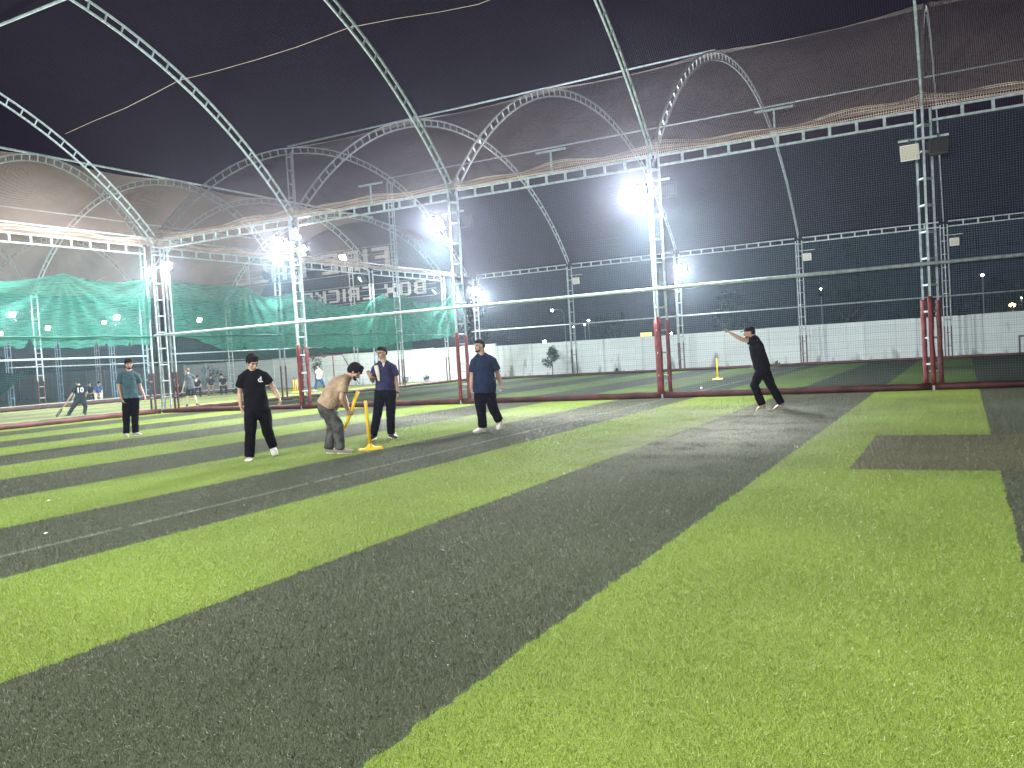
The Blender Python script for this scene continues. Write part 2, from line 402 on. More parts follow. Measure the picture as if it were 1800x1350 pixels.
for i, y in enumerate(ly[2:]):
    arch('x', y, ML, HL, RL, ZL, 'pale roof arch of the left cage, %s from the camera' % ['nearest', 'second', 'third', 'fourth'][i], STEEL, group='arches over the left cage')
for i, y in enumerate((28.7, 35.6)):
    arch('x', y, -54, HL, RL, ZL, 'blue roof arch of the cage beyond the left cage, %s' % ['nearer', 'farther'][i], STEELB, group='arches of the cage beyond')

for y, z, lab in [(30.0, 11.66, 'bright ridge'), (37.7, 11.4, 'lower grey far')]:
    pipe('purlin', [(XC, y, z), (-7.3 if y < 31 else 5.9, y, z)], .036, lab + ' purlin along the top of the second cage', STEEL, 'purlin')
pipe('purlin', [(-32, 14.5, 11.45), (-20.14, 14.5, 11.45)], .04, 'pale purlin at the top left corner', STEEL, 'purlin')
pipe('purlin', [(-33.9, 8, 11.02), (-33.9, 45, 11.0)], .05, 'bright ridge purlin of the left cage', STEEL, 'purlin')
pipe('purlin', [(-40.6, 8, 10.1), (-40.6, 45, 10.05)], .035, 'thin pale purlin low on the left cage roof', STEEL, 'purlin')

# T brackets on the near girder and antenna-like brackets behind
for i, x in enumerate((-4.03, -10.3, -16.8)):
    t = thing('bracket', 'T shaped bracket standing on the girder %s' % ['above the bowler', 'left of the brightest lamp', 'left of the second lamp'][i], 'bracket', (x, YN, ZT+.29), 0, 'T brackets on the near girder')
    a = MB(); a.box((0,0,.30), (.045,.045,.60)); a.build('stem', STEEL, t)
    a = MB(); a.box((0,0,.63), (.95,.05,.05)); a.build('crossbar', STEEL, t)
t = thing('bracket', 'slanting bracket with two crossbars sticking up above the left curtain', 'bracket', (-44.2, 33, 6.0))
a = MB(); a.tube([(0,0,0), (-1.3,0,1.35)], .025, 6); a.build('stem', STEEL, t)
for q, z in ((-.65,.68), (-1.3,1.35)):
    a = MB(); a.tube([(q-.75,0,z-.1), (q+.75,0,z+.14)], .025, 6); a.build('crossbar', STEEL, t)
t = thing('bracket', 'T shaped bracket on the girder behind the first pair of lamps', 'bracket', (XC-.1, 25.3, 6.75), R(90), 'T brackets on the near girder')
a = MB(); a.box((0,0,.30), (.045,.045,.60)); a.build('stem', STEELG, t)
a = MB(); a.box((0,0,.63), (.95,.05,.05)); a.build('crossbar', STEELG, t)

# ------------------------------------------------------------------ kerbs
def kerb(p0, p1, label, r=.10, m=KERB, seed=0):
    p0 = Vector((*p0, 0)); p1 = Vector((*p1, 0)); L = (p1-p0).length; n = max(8, int(L/.35)); d = (p1-p0).normalized()
    a = MB(); rr = random.Random(seed)
    pts = [Vector((L*i/n, rr.uniform(-.012,.012), r+rr.uniform(-.008,.01))) for i in range(n+1)]
    a.tube(pts, [(r*rr.uniform(.9,1.05), r*rr.uniform(.75,.85)) for _ in pts], 10, side=(0,0,1))
    o = a.build('kerb_roll', m, None, True); o.location = p0; o.rotation_euler = (0,0,math.atan2(d.y,d.x))
    return tag(o, label, 'kerb', 'padded kerbs')
for i in range(5):
    kerb((XR[i+1]+.03, YN-.22), (XR[i]-.03, YN-.22), 'red padded kerb roll of the near fence ' + ['at the right edge', 'behind the bowler', 'between the bowler and the man in navy', 'behind the man with glasses', 'behind the man in the black polo'][i], .090, KERB, i)
kerb((XC-.05, 8), (XC-.05, YN-.3), 'dark red kerb roll behind the man in teal', .10, KERB, 9)
kerb((XC, YN+.3), (XC, YF), 'dark kerb roll of the cross fence running back from the corner', .08, KERB, 10)
kerb((XC, YF), (8, YF), 'dark red kerb roll at the foot of the far fence', .07, KERB, 11)
kerb((XL, 24), (XL, 46), 'bright edged red kerb behind the batter', .13, KERB, 12)
kr = [o for o in COL.objects if o.get('label') == 'bright edged red kerb behind the batter'][0]
w = MB(); w.box((11, 0, .27), (22, .10, .03)); w.build('top_strip', WHITE, kr)

# ------------------------------------------------------------------ walls
def wall_mat(name, col, dark, scale):
    m = bpy.data.materials.new(name); m.use_nodes = True; nt = m.node_tree; L = nt.links.new; b = nt.nodes['Principled BSDF']
    tc = nt.nodes.new('ShaderNodeTexCoord'); br = nt.nodes.new('ShaderNodeTexBrick')
    mp = nt.nodes.new('ShaderNodeMapping'); mp.inputs['Rotation'].default_value = (R(90), 0, 0)
    L(tc.outputs['Object'], mp.inputs[0]); L(mp.outputs[0], br.inputs['Vector'])
    br.inputs['Scale'].default_value = 1; br.inputs['Brick Width'].default_value = 2.35; br.inputs['Row Height'].default_value = .36
    br.offset = 0; br.inputs['Mortar Size'].default_value = .012
    br.inputs['Color1'].default_value = (*col, 1); br.inputs['Color2'].default_value = (*[c*.93 for c in col], 1)
    br.inputs['Mortar'].default_value = (*[c*.72 for c in col], 1)
    nz = nt.nodes.new('ShaderNodeTexNoise'); nz.inputs['Scale'].default_value = scale; nz.inputs['Detail'].default_value = 10
    mp2 = nt.nodes.new('ShaderNodeMapping'); mp2.inputs['Scale'].default_value = (1, 1, .35); L(tc.outputs['Object'], mp2.inputs[0]); L(mp2.outputs[0], nz.inputs['Vector'])
    # grime gathers low on the wall
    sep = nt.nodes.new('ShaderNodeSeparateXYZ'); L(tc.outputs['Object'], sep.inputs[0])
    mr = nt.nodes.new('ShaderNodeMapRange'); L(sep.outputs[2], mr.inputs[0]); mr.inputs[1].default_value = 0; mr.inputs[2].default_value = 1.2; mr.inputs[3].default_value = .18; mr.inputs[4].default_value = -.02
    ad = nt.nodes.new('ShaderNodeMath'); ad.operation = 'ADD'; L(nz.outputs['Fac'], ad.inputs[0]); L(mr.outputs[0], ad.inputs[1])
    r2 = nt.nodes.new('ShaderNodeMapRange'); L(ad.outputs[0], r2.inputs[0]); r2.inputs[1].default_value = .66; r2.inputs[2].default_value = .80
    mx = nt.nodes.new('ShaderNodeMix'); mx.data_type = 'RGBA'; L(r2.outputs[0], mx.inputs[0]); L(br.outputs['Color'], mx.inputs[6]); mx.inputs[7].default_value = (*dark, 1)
    L(mx.outputs[2], b.inputs['Base Color']); b.inputs['Roughness'].default_value = .8
    return m
WW = wall_mat('white_wall', (0.70, 0.76, 0.74), (0.24, 0.25, 0.22), 1.6)
WG = wall_mat('grey_wall', (0.27, 0.27, 0.23), (0.12, 0.12, 0.10), 1.2)
def wall(x0, x1, z, label, m, post_m, step):
    y = 47.6
    t = thing('boundary_wall', label, 'wall', (x0, y, 0))
    a = MB(); L = x1-x0; n = max(1, round(L/step)); tops = [z+random.uniform(-.025, .025) for _ in range(n)]
    for i in range(n): a.box((L*(i+.5)/n, 0, tops[i]/2-.02), (L/n-.14, .08, tops[i]+.04))
    a.build('panels', m, t)
    for i in range(n+1):
        b = MB(); b.box((L*i/n, 0, z/2), (.138, .16, z+.03)); b.build('post', post_m, t)
wall(-26.6, 10, 2.05, 'white painted precast wall behind the far fence', WW, WW, 2.44)
wall(-55.6, -26.75, 2.22, 'taller white painted wall behind the players at left', WW, WW, 2.44)
wall(-100, -55.75, 2.28, 'unpainted grey precast concrete wall behind the batter', WG, WG, 2.44)

# ------------------------------------------------------------------ nets (real cords)
def net_panel(name, origin, ux, L, uz, H, pitch, w, m, label, wob=.01, seg=1.0, cat='net', group='side nets'):
    """ux, uz: unit directions in the panel"""
    ux = np.array(ux, float); uz = np.array(uz, float); nn = np.cross(ux, uz)
    a = MB(); n = int(L/pitch); k = max(2, int(H/seg)+1)
    zz = np.linspace(0, H, k)
    for i in range(n+1):
        s = i*pitch
        P = np.outer(s+wob*np.sin(zz*1.7+s*2.1), ux)+np.outer(zz, uz)
        a.ribbon(P, ux, w)
    k = max(2, int(L/seg)+1); ss = np.linspace(0, L, k); n = int(H/pitch)
    for j in range(n+1):
        z = j*pitch
        P = np.outer(ss, ux)+np.outer(z+wob*1.5*np.sin(ss*1.3+z*.8)-wob*2*np.abs(np.sin(ss*.55)), uz)
        a.ribbon(P, uz, w)
    o = a.build(name, m); o.location = origin; return tag(o, label, cat, group)
for i in range(5):
    net_panel('side_net', (XR[i+1], YN-.06, .2), (1,0,0), XR[i]-XR[i+1], (0,0,1), 6.1, .056, .0030, NET,
              'square mesh net panel of the near fence ' + ['at the right edge', 'behind the bowler', 'between the bowler and the man in navy', 'behind the man with glasses', 'behind the man in the black polo'][i])
net_panel('side_net', (XC+.06, 8, .2), (0,1,0), YN-8.1, (0,0,1), 6.0, .056, .0030, NET, 'square mesh net in front of the batter and the left curtain')
net_panel('side_net', (XC+.02, YN+.2, .2), (0,1,0), 22.6, (0,0,1), 6.0, .075, .004, NET, 'square mesh net along the cross fence in front of the right curtain')
net_panel('side_net', (XC+.6, YF-.05, .2), (1,0,0), 32.4, (0,0,1), 6.0, .09, .0045, NET, 'square mesh net of the far fence in front of the white wall')

def roof_net(axis, a0, a1, mid, hs, rise, z0, pitch, w, m, label, sag=.12, bays=None, f0=0.0, f1=1.0, dr=.16, nseg=40):
    A = np.array(arc(mid, hs, rise, z0, 400, dr)); Rr = (hs*hs+rise*rise)/(2*rise)
    i0, i1 = int(400*f0), int(400*f1); A = A[i0:i1+1]
    s = np.concatenate([[0], np.cumsum(np.hypot(*(A[1:]-A[:-1]).T))]); L = s[-1]
    bl = np.array(sorted(bays)) if bays else np.array([a0, a1])
    def sg(t):      # how far between two arches a point lies
        k = np.clip(np.searchsorted(bl, t)-1, 0, len(bl)-2); q = (t-bl[k])/(bl[k+1]-bl[k]); q = np.clip(q, 0, 1)
        return sag*4*q*(1-q)
    def put(t, u, z, sf):
        zz = z-sg(t)*sf
        return np.stack([t, u, zz], -1) if axis == 'x' else np.stack([u, t, zz], -1)
    b = MB()
    n = int(L/pitch); T = np.linspace(a0, a1, max(12, int((a1-a0)/1.1)))
    for i in range(n+1):
        q = i*pitch; u = np.interp(q, s, A[:,0]); z = np.interp(q, s, A[:,1]); sf = math.sin(math.pi*min(1, max(0, q/L)))**.5
        du = np.interp(q+.05, s, A[:,0])-np.interp(q-.05, s, A[:,0]); dz = np.interp(q+.05, s, A[:,1])-np.interp(q-.05, s, A[:,1]); l = math.hypot(du, dz)
        wv = (0, du/l, dz/l) if axis == 'x' else (du/l, 0, dz/l)
        b.ribbon(put(T, np.full_like(T, u), np.full_like(T, z), sf), wv, w)
    n = int((a1-a0)/pitch); S = np.linspace(0, L, nseg); U = np.interp(S, s, A[:,0]); Z = np.interp(S, s, A[:,1]); SF = np.sin(np.pi*np.clip(S/L, 0, 1))**.5
    wv = (1,0,0) if axis == 'x' else (0,1,0)
    for i in range(n+1):
        t = a0+i*pitch; b.ribbon(put(np.full_like(S, t), U, Z, SF), wv, w)
    o = b.build('roof_net', m); return tag(o, label, 'net')
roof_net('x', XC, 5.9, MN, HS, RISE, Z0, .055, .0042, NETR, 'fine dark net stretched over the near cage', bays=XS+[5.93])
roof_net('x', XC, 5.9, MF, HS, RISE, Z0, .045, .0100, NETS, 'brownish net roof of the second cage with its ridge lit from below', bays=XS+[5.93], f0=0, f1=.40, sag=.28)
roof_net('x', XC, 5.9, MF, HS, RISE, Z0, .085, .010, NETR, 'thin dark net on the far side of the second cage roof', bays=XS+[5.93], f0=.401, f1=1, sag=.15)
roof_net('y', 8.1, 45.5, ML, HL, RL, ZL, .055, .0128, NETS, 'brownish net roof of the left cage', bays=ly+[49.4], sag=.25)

# loose beige net bunched on the near girder
def net_roll(x0, x1, seed, label, axis='x', h=.36, zb=ZT+.30, fixed=YN):
    rr = random.Random(seed); a = MB(); L = x1-x0; n = int(L/.055); rows = 6; g_ = []
    ph = [rr.uniform(0, 6) for _ in range(6)]
    for i in range(n+1):
        s = L*i/n; q = i/n; top = h*(.62+.16*math.sin(s*1.1+ph[0])+.10*math.sin(s*2.7+ph[1])+.32*abs(2*q-1)**6)
        g_.append([(x0+s+.01*math.sin(j+s*3), .06*math.sin(s*2.3+j*.8+ph[2])+(.05 if j % 2 else -.02), top*j/(rows-1)) for j in range(rows)])
    W = .016
    for j in range(rows):
        a.ribbon(np.array([g_[i][j] for i in range(n+1)]), (0,0,1), W)
    for i in range(n+1): a.ribbon(np.array(g_[i]), (1,0,0), W)
    if axis == 'y': a.v = [(-v[1], v[0], v[2]) for v in a.v]
    o = a.build('bunched_net', NETB); o.location = (0, fixed, zb) if axis == 'x' else (fixed, 0, zb)
    return tag(o, label, 'net', 'bunched beige nets')
for i in range(5):
    net_roll(XR[i+1], XR[i], i+3, 'loose beige net bunched on the girder ' + nl[i])
net_roll(8, YN, 11, 'loose beige net bunched on the cross fence girder at upper left', 'y', .34, 6.42, XC)
net_roll(YN, 44, 12, 'loose beige net bunched on the cross fence girder behind the lamps', 'y', .26, 6.42, XC)
# cord sewn across the near roof
pp = [(-26.4,18.38,9.77),(-24.87,18.25,9.85),(-23,18.12,9.92),(-21.45,17.95,10.02),(-20.14,17.8,10.12),(-18.65,17.83,10.08),(-17.1,17.84,10.07),(-15.62,17.83,10.08),(-13.7,17.73,10.13),(-12.25,17.86,10.06),(-11.15,18.01,9.99),(-10.06,18.09,9.94),(-8.7,18.0,10.0),(-7.3,17.7,10.12)]
o = pipe('net_cord', pp, .0045, 'thin pale cord sagging across the dark roof net', NETB, 'cord', None, 4)

# ------------------------------------------------------------------ green curtains
def cloth_mat(name, col, tr):
    m = bpy.data.materials.new(name); m.use_nodes = True; nt = m.node_tree; L = nt.links.new; nt.nodes.clear()
    out = nt.nodes.new('ShaderNodeOutputMaterial'); tc = nt.nodes.new('ShaderNodeTexCoord')
    mp = nt.nodes.new('ShaderNodeMapping'); mp.inputs['Scale'].default_value = (1, .8, 22); L(tc.outputs['Object'], mp.inputs[0])
    nz = nt.nodes.new('ShaderNodeTexNoise'); nz.inputs['Scale'].default_value = 3; nz.inputs['Detail'].default_value = 5; L(mp.outputs[0], nz.inputs['Vector'])
    cr = nt.nodes.new('ShaderNodeValToRGB'); cr.color_ramp.elements[0].position = .35; cr.color_ramp.elements[1].position = .65
    cr.color_ramp.elements[0].color = (*[c*.55 for c in col], 1); cr.color_ramp.elements[1].color = (*[min(1, c*1.2) for c in col], 1)
    L(nz.outputs['Fac'], cr.inputs[0])
    d = nt.nodes.new('ShaderNodeBsdfDiffuse'); t = nt.nodes.new('ShaderNodeBsdfTranslucent'); x = nt.nodes.new('ShaderNodeBsdfTransparent')
    L(cr.outputs[0], d.inputs[0]); L(cr.outputs[0], t.inputs[0])
    m1 = nt.nodes.new('ShaderNodeMixShader'); m1.inputs[0].default_value = .45; L(d.outputs[0], m1.inputs[1]); L(t.outputs[0], m1.inputs[2])
    m2 = nt.nodes.new('ShaderNodeMixShader'); m2.inputs[0].default_value = tr; L(m1.outputs[0], m2.inputs[1]); L(x.outputs[0], m2.inputs[2])
    L(m2.outputs[0], out.inputs[0]); return m
GREEN = cloth_mat('green_shade_cloth', (0.062, 0.27, 0.195), .28)
DGREEN = cloth_mat('dark_green_cloth', (0.016, 0.125, 0.08), .10)
def curtain(x, top, bot, label, m=GREEN, pins=(), seed=0, amp=.10, hem=.12, notches=()):
    ty, tz = zip(*top); by, bz = zip(*bot); y0, y1 = ty[0], ty[-1]; n = int((y1-y0)/.07); k = 44
    a = MB(); vs = []
    for i in range(n+1):
        y = y0+(y1-y0)*i/n; zt = np.interp(y, ty, tz); zb = np.interp(y, by, bz)
        zb += hem*.5*mnoise.noise(Vector((y*1.3, seed, 0)))+.02*math.sin(y*9)
        for c_, w_, h_ in notches:
            zb += h_*math.exp(-((y-c_)/w_)**2)
        for j in range(k+1):
            q = j/k; z = zt+(zb-zt)*q
            dx = amp*.5*mnoise.noise(Vector((y*.55, z*.8, seed+3)))
            for (py, pz, s) in pins:           # folds fan out from where the cloth is tied
                ay, az = y-py, pz-z
                rr_ = math.hypot(ay, az)+.05; th = math.atan2(ay, az+.05)
                dx += s*amp*math.sin(th*17+seed+py)*min(1, rr_/.8)*math.exp(-rr_/2.1)
                if abs(az) < 2.2: zz_ = 0
            dx += amp*.35*math.sin(z*5+1.5*math.sin(y*.5)+math.cos(y*.9)*2)*math.exp(-((q-.15)/.25)**2)
            vs.append((dx, y, z))
    fs = [(i*(k+1)+j, (i+1)*(k+1)+j, (i+1)*(k+1)+j+1, i*(k+1)+j+1) for i in range(n) for j in range(k)]
    a.add(vs, fs); o = a.build('shade_curtain', m, None, True); o.location = (x, 0, 0)
    c = MB(); yy = np.linspace(y0+.1, y1-.1, 30); c.tube([(.16, y, 2.93+.02*math.sin(y*2)) for y in yy], .022, 5); c.build('hem_rope', DGREEN, o)
    return tag(o, label, 'curtain', 'green shade curtains')
def sag(pts, s=.0):
    out = []
    for (a, b), (c, d) in zip(pts[:-1], pts[1:]):
        for k in range(10):
            q = k/10; out.append((a+(c-a)*q, b+(d-b)*q-s*(c-a)*4*q*(1-q)*.25))
    return out+[pts[-1]]
curtain(XC+.02, sag([(8,5.1),(13,4.98),(18.4,5.15),(21.85,5.16)], .24), [(8,2.65),(16,2.62),(18.6,2.57),(21.9,2.66)],
        'bright green shade curtain hanging behind the man in teal', GREEN, [(21.9,5.1,1.0),(18.4,5.1,.6)], 1, .11, .10,
        [(17.05,.11,.32),(18.0,.05,.28),(19.45,.06,.22),(19.9,.04,.16),(20.8,.03,.16),(16.3,.2,.1)])
curtain(XC+.10, [(22.75,5.12),(24.0,5.04),(26.72,5.03),(27.7,4.62),(29.1,4.82),(29.9,4.9)], [(22.75,2.95),(23.8,2.85),(25.2,2.35),(28.87,2.33),(29.9,2.3)],
        'green shade curtain behind the man in the black polo', GREEN, [(22.7,5.2,1.3),(26.7,5.1,.4)], 5, .12, .16, [(26.4,.09,.2)])
curtain(XC+.13, sag([(29.8,5.0),(36.3,5.08),(38.2,5.12),(43.3,5.35)], .42), [(29.8,2.3),(33,2.32),(35.2,2.2),(37.5,2.45),(43.6,2.75)],
        'long green shade curtain sagging in swags left of the man in navy', GREEN, [(43.3,5.3,1.5),(38.2,5.1,1.0),(36.3,5.1,.8)], 9, .14, .2)
def dcloth(x0, x1, z0, z1, y, label, seed):
    a = MB(); n = int((x1-x0)/.25); k = 10
    vs = [(x0+(x1-x0)*i/n, .12*mnoise.noise(Vector((i*.12, j*.3, seed))), z0+(z1-z0)*j/k+(.06*math.sin(i*.11) if j == 0 else 0)) for i in range(n+1) for j in range(k+1)]
    a.add(vs, [(i*(k+1)+j, (i+1)*(k+1)+j, (i+1)*(k+1)+j+1, i*(k+1)+j+1) for i in range(n) for j in range(k)])
    o = a.build('shade_curtain', DGREEN, None, True); o.location = (0, y, 0); tag(o, label, 'curtain', 'dark green cloths')
dcloth(-100, -56, 2.32, 5.6, 47.3, 'dark green cloth above the grey wall', 1)
dcloth(-56, -33, 2.30, 4.6, 47.3, 'dark green cloth above the white wall left of the man in beige', 2)
a = MB(); a.add([(-.3,0,0),(3.6,.1,1.75),(-2.5,.2,2.3),(-3,0,0)], [(0,1,2,3)]); 
o = a.build('shade_curtain', DGREEN); o.location = (-51.8, 29.8, .25); tag(o, 'loose dark green cloth sloping to the ground at the left edge', 'curtain', 'dark green cloths')

# ------------------------------------------------------------------ floodlights
def make_flood(lens, dark=False):
    t = thing('floodlight', 'floodlight', 'floodlight')
    a = MB(); a.box((0, .045, 0), (.40, .07, .36))
    for k in range(7): a.box((-.15+.05*k, .10, 0), (.012, .04, .30))
    a.build('housing', DARK if (lens is not LENSOFF or dark) else WHITE, t)
    a = MB(); a.add([(-.18,-.002,-.155),(.18,-.002,-.155),(.18,-.002,.155),(-.18,-.002,.155)], [(0,1,2,3)]); a.build('lens', lens, t)
    a = MB(); a.box((-.215,.06,.06),(.012,.03,.16)); a.box((.215,.06,.06),(.012,.03,.16)); a.box((0,.06,.205),(.442,.03,.012)); a.box((0,.06,.27),(.03,.03,.12)); a.build('bracket', DARK, t)
    return t
FP = {}
def flood(kind, loc, yaw, tilt, label, group='floodlights of the cages', s=1.0):
    """yaw 0 faces -y; tilt in degrees downward"""
    lens = {'on': LENSON, 'strong': LENSHOT, 'front': LENSFRONT, 'back': LENSBACK, 'dim': LENSMILD, 'off': LENSOFF, 'offback': LENSOFF}[kind]
    if kind in FP: t = copy_tree(FP[kind])
    else: t = FP[kind] = make_flood(lens, kind == 'offback')
    t.location = loc; t.rotation_euler = (R(tilt), 0, R(yaw)); t.scale = (s, s, s); tag(t, label, 'floodlight', group); return t
zf = 5.55
flood('front', (-7.60, YN-.45, zf), 12, 34, 'blazing floodlight on the column right of centre', s=1.2)
flood('front', (-14.05, YN-.45, zf), -14, 34, 'blazing floodlight on the column above the man in navy', s=1.2)
flood('front', (-20.50, YN-.45, zf+.15), -20, 32, 'blazing floodlight, larger of the pair left of the sign', s=1.2)
flood('on', (-21.25, YN+1.6, zf+.25), 0, 40, 'smaller bright floodlight, left one of the pair left of the sign', s=.6)
flood('on', (XC+.42, YN+.1, 5.62), 45, 30, 'bright floodlight at the corner column above the left curtain', s=.8)
flood('off', (-.96, YN-.45, zf+.0), -6, 12, 'unlit cream floodlight, left one on the column at upper right')
flood('offback', (-.36, YN-.40, zf+.02), 176, 14, 'unlit floodlight seen from its back at upper right')
flood('strong', (-13.36, YN+.30, zf+.1), 176, 6, 'dark floodlight back beside the lamp above the man in navy, lighting the second cage')
flood('strong', (-6.95, YN+.30, zf+.1), 184, 6, 'dark floodlight back beside the lamp right of centre, lighting the second cage')
flood('off', (-19.80, YN-.4, zf+.35), -14, 15, 'pale unlit floodlight, top of the cluster beside the sign')
flood('off', (-19.95, YN-.5, zf-.05), 20, 25, 'pale unlit floodlight, left of the cluster beside the sign')
flood('off', (-19.62, YN-.45, zf-.25), -20, 35, 'pale unlit floodlight, lowest of the cluster beside the sign')
flood('on', (-13.35, YF-.3, 5.5), 12, 25, 'floodlight of the far fence below the brightest lamp', s=1.25)
flood('on', (-26.35, YF-.3, 5.45), 25, 25, 'floodlight of the far fence right of the green curtain', s=1.25)
for x, lab in ((-6.85, 'above the bowler'), (-.24, 'at the right'), (-19.64, 'right of the small tree')):
    flood('off', (x, YF-.25, 5.48), 0, 10, 'small unlit floodlight on the far fence ' + lab)
    a = MB(); a.box((0,0,0), (.75,.04,.04)); o = a.build('lamp_arm', STEELG); o.location = (x, YF-.18, 5.83); tag(o, 'short lamp arm on the far fence column ' + lab, 'arm', 'lamp arms')
flood('dim', (-37.9, 46.6, 8.9), 10, 30, 'warm floodlight on the tall mast above the sign letters', s=1.2)
flood('on', (XC-.35, 42.2, 5.45), -90, 40, 'floodlight at the right end of the green curtain')
flood('on', (XC-.35, 35.3, 5.85), -90, 40, 'floodlight beside the word BOX lighting the left cage')
flood('front', (XC-.35, 28.4, 5.6), -90, 30, 'floodlight behind the curtain under the pair of lamps')
for i, (y, z, s) in enumerate([(28.0, 5.3, .9), (30.0, 4.55, .7), (34.5, 5.2, .9), (33.6, 4.9, .55), (40.9, 5.1, .8), (27.3, 4.25, .5)]):
    flood('dim' if s < .85 else 'on', (XL-1, y, z), 80, 25, 'floodlight shining through the green curtain, %s' % ['largest at the left edge', 'lower one right of the left edge', 'larger of the two in the middle', 'smaller of the two in the middle', 'one right of the corner column', 'lowest one at the left edge'][i], 'lamps seen through the curtain', s*.95)
flood('front', (XC-.4, 14.8, 5.6), -110, 30, 'floodlight lighting the left cage, outside the left edge')
flood('on', (XC-.4, 8.0, 5.6), -90, 38, 'second floodlight lighting the left cage, outside the left edge')
for x in (-0.95, -7.6, -14.0, -20.5):
    flood('back', (x, -.3, zf+.3), 180, 18, 'floodlight on the column of the camera side fence %s' % {-0.95:'beside the camera',-7.6:'one bay from the camera',-14.0:'two bays from the camera',-20.5:'three bays from the camera'}[x], 'floodlights behind the camera')

# ------------------------------------------------------------------ sign seen from behind
GL = {  # strokes on a 4 x 6 grid, as (x0, y0, x1, y1)
 'F': [(0,0,1,6),(0,5,4,6),(0,2.7,3.3,3.7)], 'I': [(0,0,1,6)], 'R': [(0,0,1,6),(0,5,3.4,6),(3,3.2,4,5.4),(0,2.7,3.4,3.7),(3,0,4,2.7)],
 'E': [(0,0,1,6),(0,5,4,6),(0,2.5,3.4,3.5),(0,0,4,1)], 'B': [(0,0,1,6),(0,5,3.4,6),(3,3.2,4,5.4),(0,2.6,3.6,3.5),(0,0,3.4,1),(3,.6,4,2.8)],
 'A': [(0,0,1,4.6),(3,0,4,4.6),(.5,4.4,3.5,6),(1,1.8,3,2.7)], 'L': [(0,0,1,6),(0,0,4,1)], 'O': [(0,.6,1,5.4),(3,.6,4,5.4),(.4,5,3.6,6),(.4,0,3.6,1)],
 'X': [(0,0,1,2),(3,0,4,2),(0,4,1,6),(3,4,4,6),(.8,1.8,3.2,4.2)], 'C': [(0,.6,1,5.4),(.4,5,4,6),(.4,0,4,1)],
 'K': [(0,0,1,6),(1,2.5,2,3.6),(2,3.4,3,4.8),(3,4.6,4,6),(2,1.2,3,2.6),(3,0,4,1.4)], 'T': [(0,5,4,6),(1.5,0,2.5,6)]}
SIGN = mat('sign_letter', (0.62, 0.57, 0.54), .6, 0, .15, 2)
SIGN.node_tree.nodes['Principled BSDF'].inputs['Emission Color'].default_value = (1, .88, .82, 1); SIGN.node_tree.nodes['Principled BSDF'].inputs['Emission Strength'].default_value = .05   # faint emission on the letters
def sign(word, xr, zb, H, wdt, gap, label, skip=()):
    t = thing('sign', label, 'sign', (xr, 50, zb), 0, 'letters of the rooftop sign')
    x = 0
    for ch in word:
        if ch == ' ': x -= wdt*.75; continue
        w_ = wdt*(.28 if ch == 'I' else 1); a = MB()
        for (x0, y0, x1, y1) in GL[ch]:
            sx = wdt/4; sz = H/6; n = max(1, round((y1-y0)/1.15))
            for q in range(n):          # each stroke is made of short panels with dark joints
                za = y0+(y1-y0)*q/n+.07; zc = y0+(y1-y0)*(q+1)/n-.07
                a.box((x-(x0+x1)/2*sx, 0, (za+zc)/2*sz), ((x1-x0)*sx*.96, .08+.004*(x0+y0), (zc-za)*sz))
        a.build('letter', SIGN, t); x -= w_+gap
    f = MB()
    for z in (-.15, H*.33, H*.7, H+.12): f.box((x/2, .12, z), (abs(x)+1.6, .04, .04))
    f.build('frame', STEELG, t)
sign('FIRE BALL', -36.4, 8.32, 1.55, 1.55, .42, 'large light letters FIRE BALL seen from behind, so mirrored')
sign('BOX CRICKET', -33.4, 6.15, .98, .98, .32, 'smaller light letters BOX CRICKET seen from behind, so mirrored')

# ------------------------------------------------------------------ small plants, street lamps, goal
def foliage(rad, cen, n, size, seed, squash=1.0):
    rr = random.Random(seed); a = MB()
    blobs = [(Vector(cen)+Vector((rr.gauss(0,.45)*rad, rr.gauss(0,.4)*rad, rr.gauss(0,.45)*rad*squash)), rad*rr.uniform(.28,.5)) for _ in range(11)]
    for i in range(n):
        c, r_ = rr.choice(blobs); d = Vector((rr.gauss(0,1), rr.gauss(0,1), rr.gauss(0,1))).normalized()*r_*rr.uniform(.5,1.05)
        p = c+d; u = Vector((rr.gauss(0,1), rr.gauss(0,1), rr.gauss(0,1))).normalized(); v = u.orthogonal().normalized(); s = size*rr.uniform(.6,1.4)
        a.add([p-u*s, p+v*s*.5, p+u*s, p-v*s*.5], [(0,1,2,3)])
    return a
def tree(x, y, h, rad, label, seed, z0=.45, group=None, n=900, leaf=.06):
    t = thing('tree', label, 'tree', (x, y, 0), 0, group); rr = random.Random(seed)
    a = MB(); a.tube([(0,0,0), (.03,0,h*.3), (-.02,0,h*.55)], [.04*h/1.8,.03*h/1.8,.02*h/1.8], 7)
    for k in range(6):
        d = Vector((rr.uniform(-1,1), rr.uniform(-1,1), rr.uniform(.8,1.6))).normalized()*rad*.9
        a.tube([(0,0,h*(.3+.04*k)), Vector((0,0,h*(.3+.04*k)))+d], [.014*h/1.8,.005*h/1.8], 5)
    a.build('trunk', BARK, t)
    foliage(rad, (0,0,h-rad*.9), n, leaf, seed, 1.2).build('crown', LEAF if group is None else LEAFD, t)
tree(-22.4, 46.9, 1.80, .52, 'small round leafed tree in front of the white wall', 3)
tree(-40.5, 45.9, 2.3, .7, 'young drooping tree by the red post left of the man in beige', 5, n=500)
tree(-51.3, 46.4, 2.0, .8, 'sparse shrubby tree behind the seated spectators', 6, n=320)
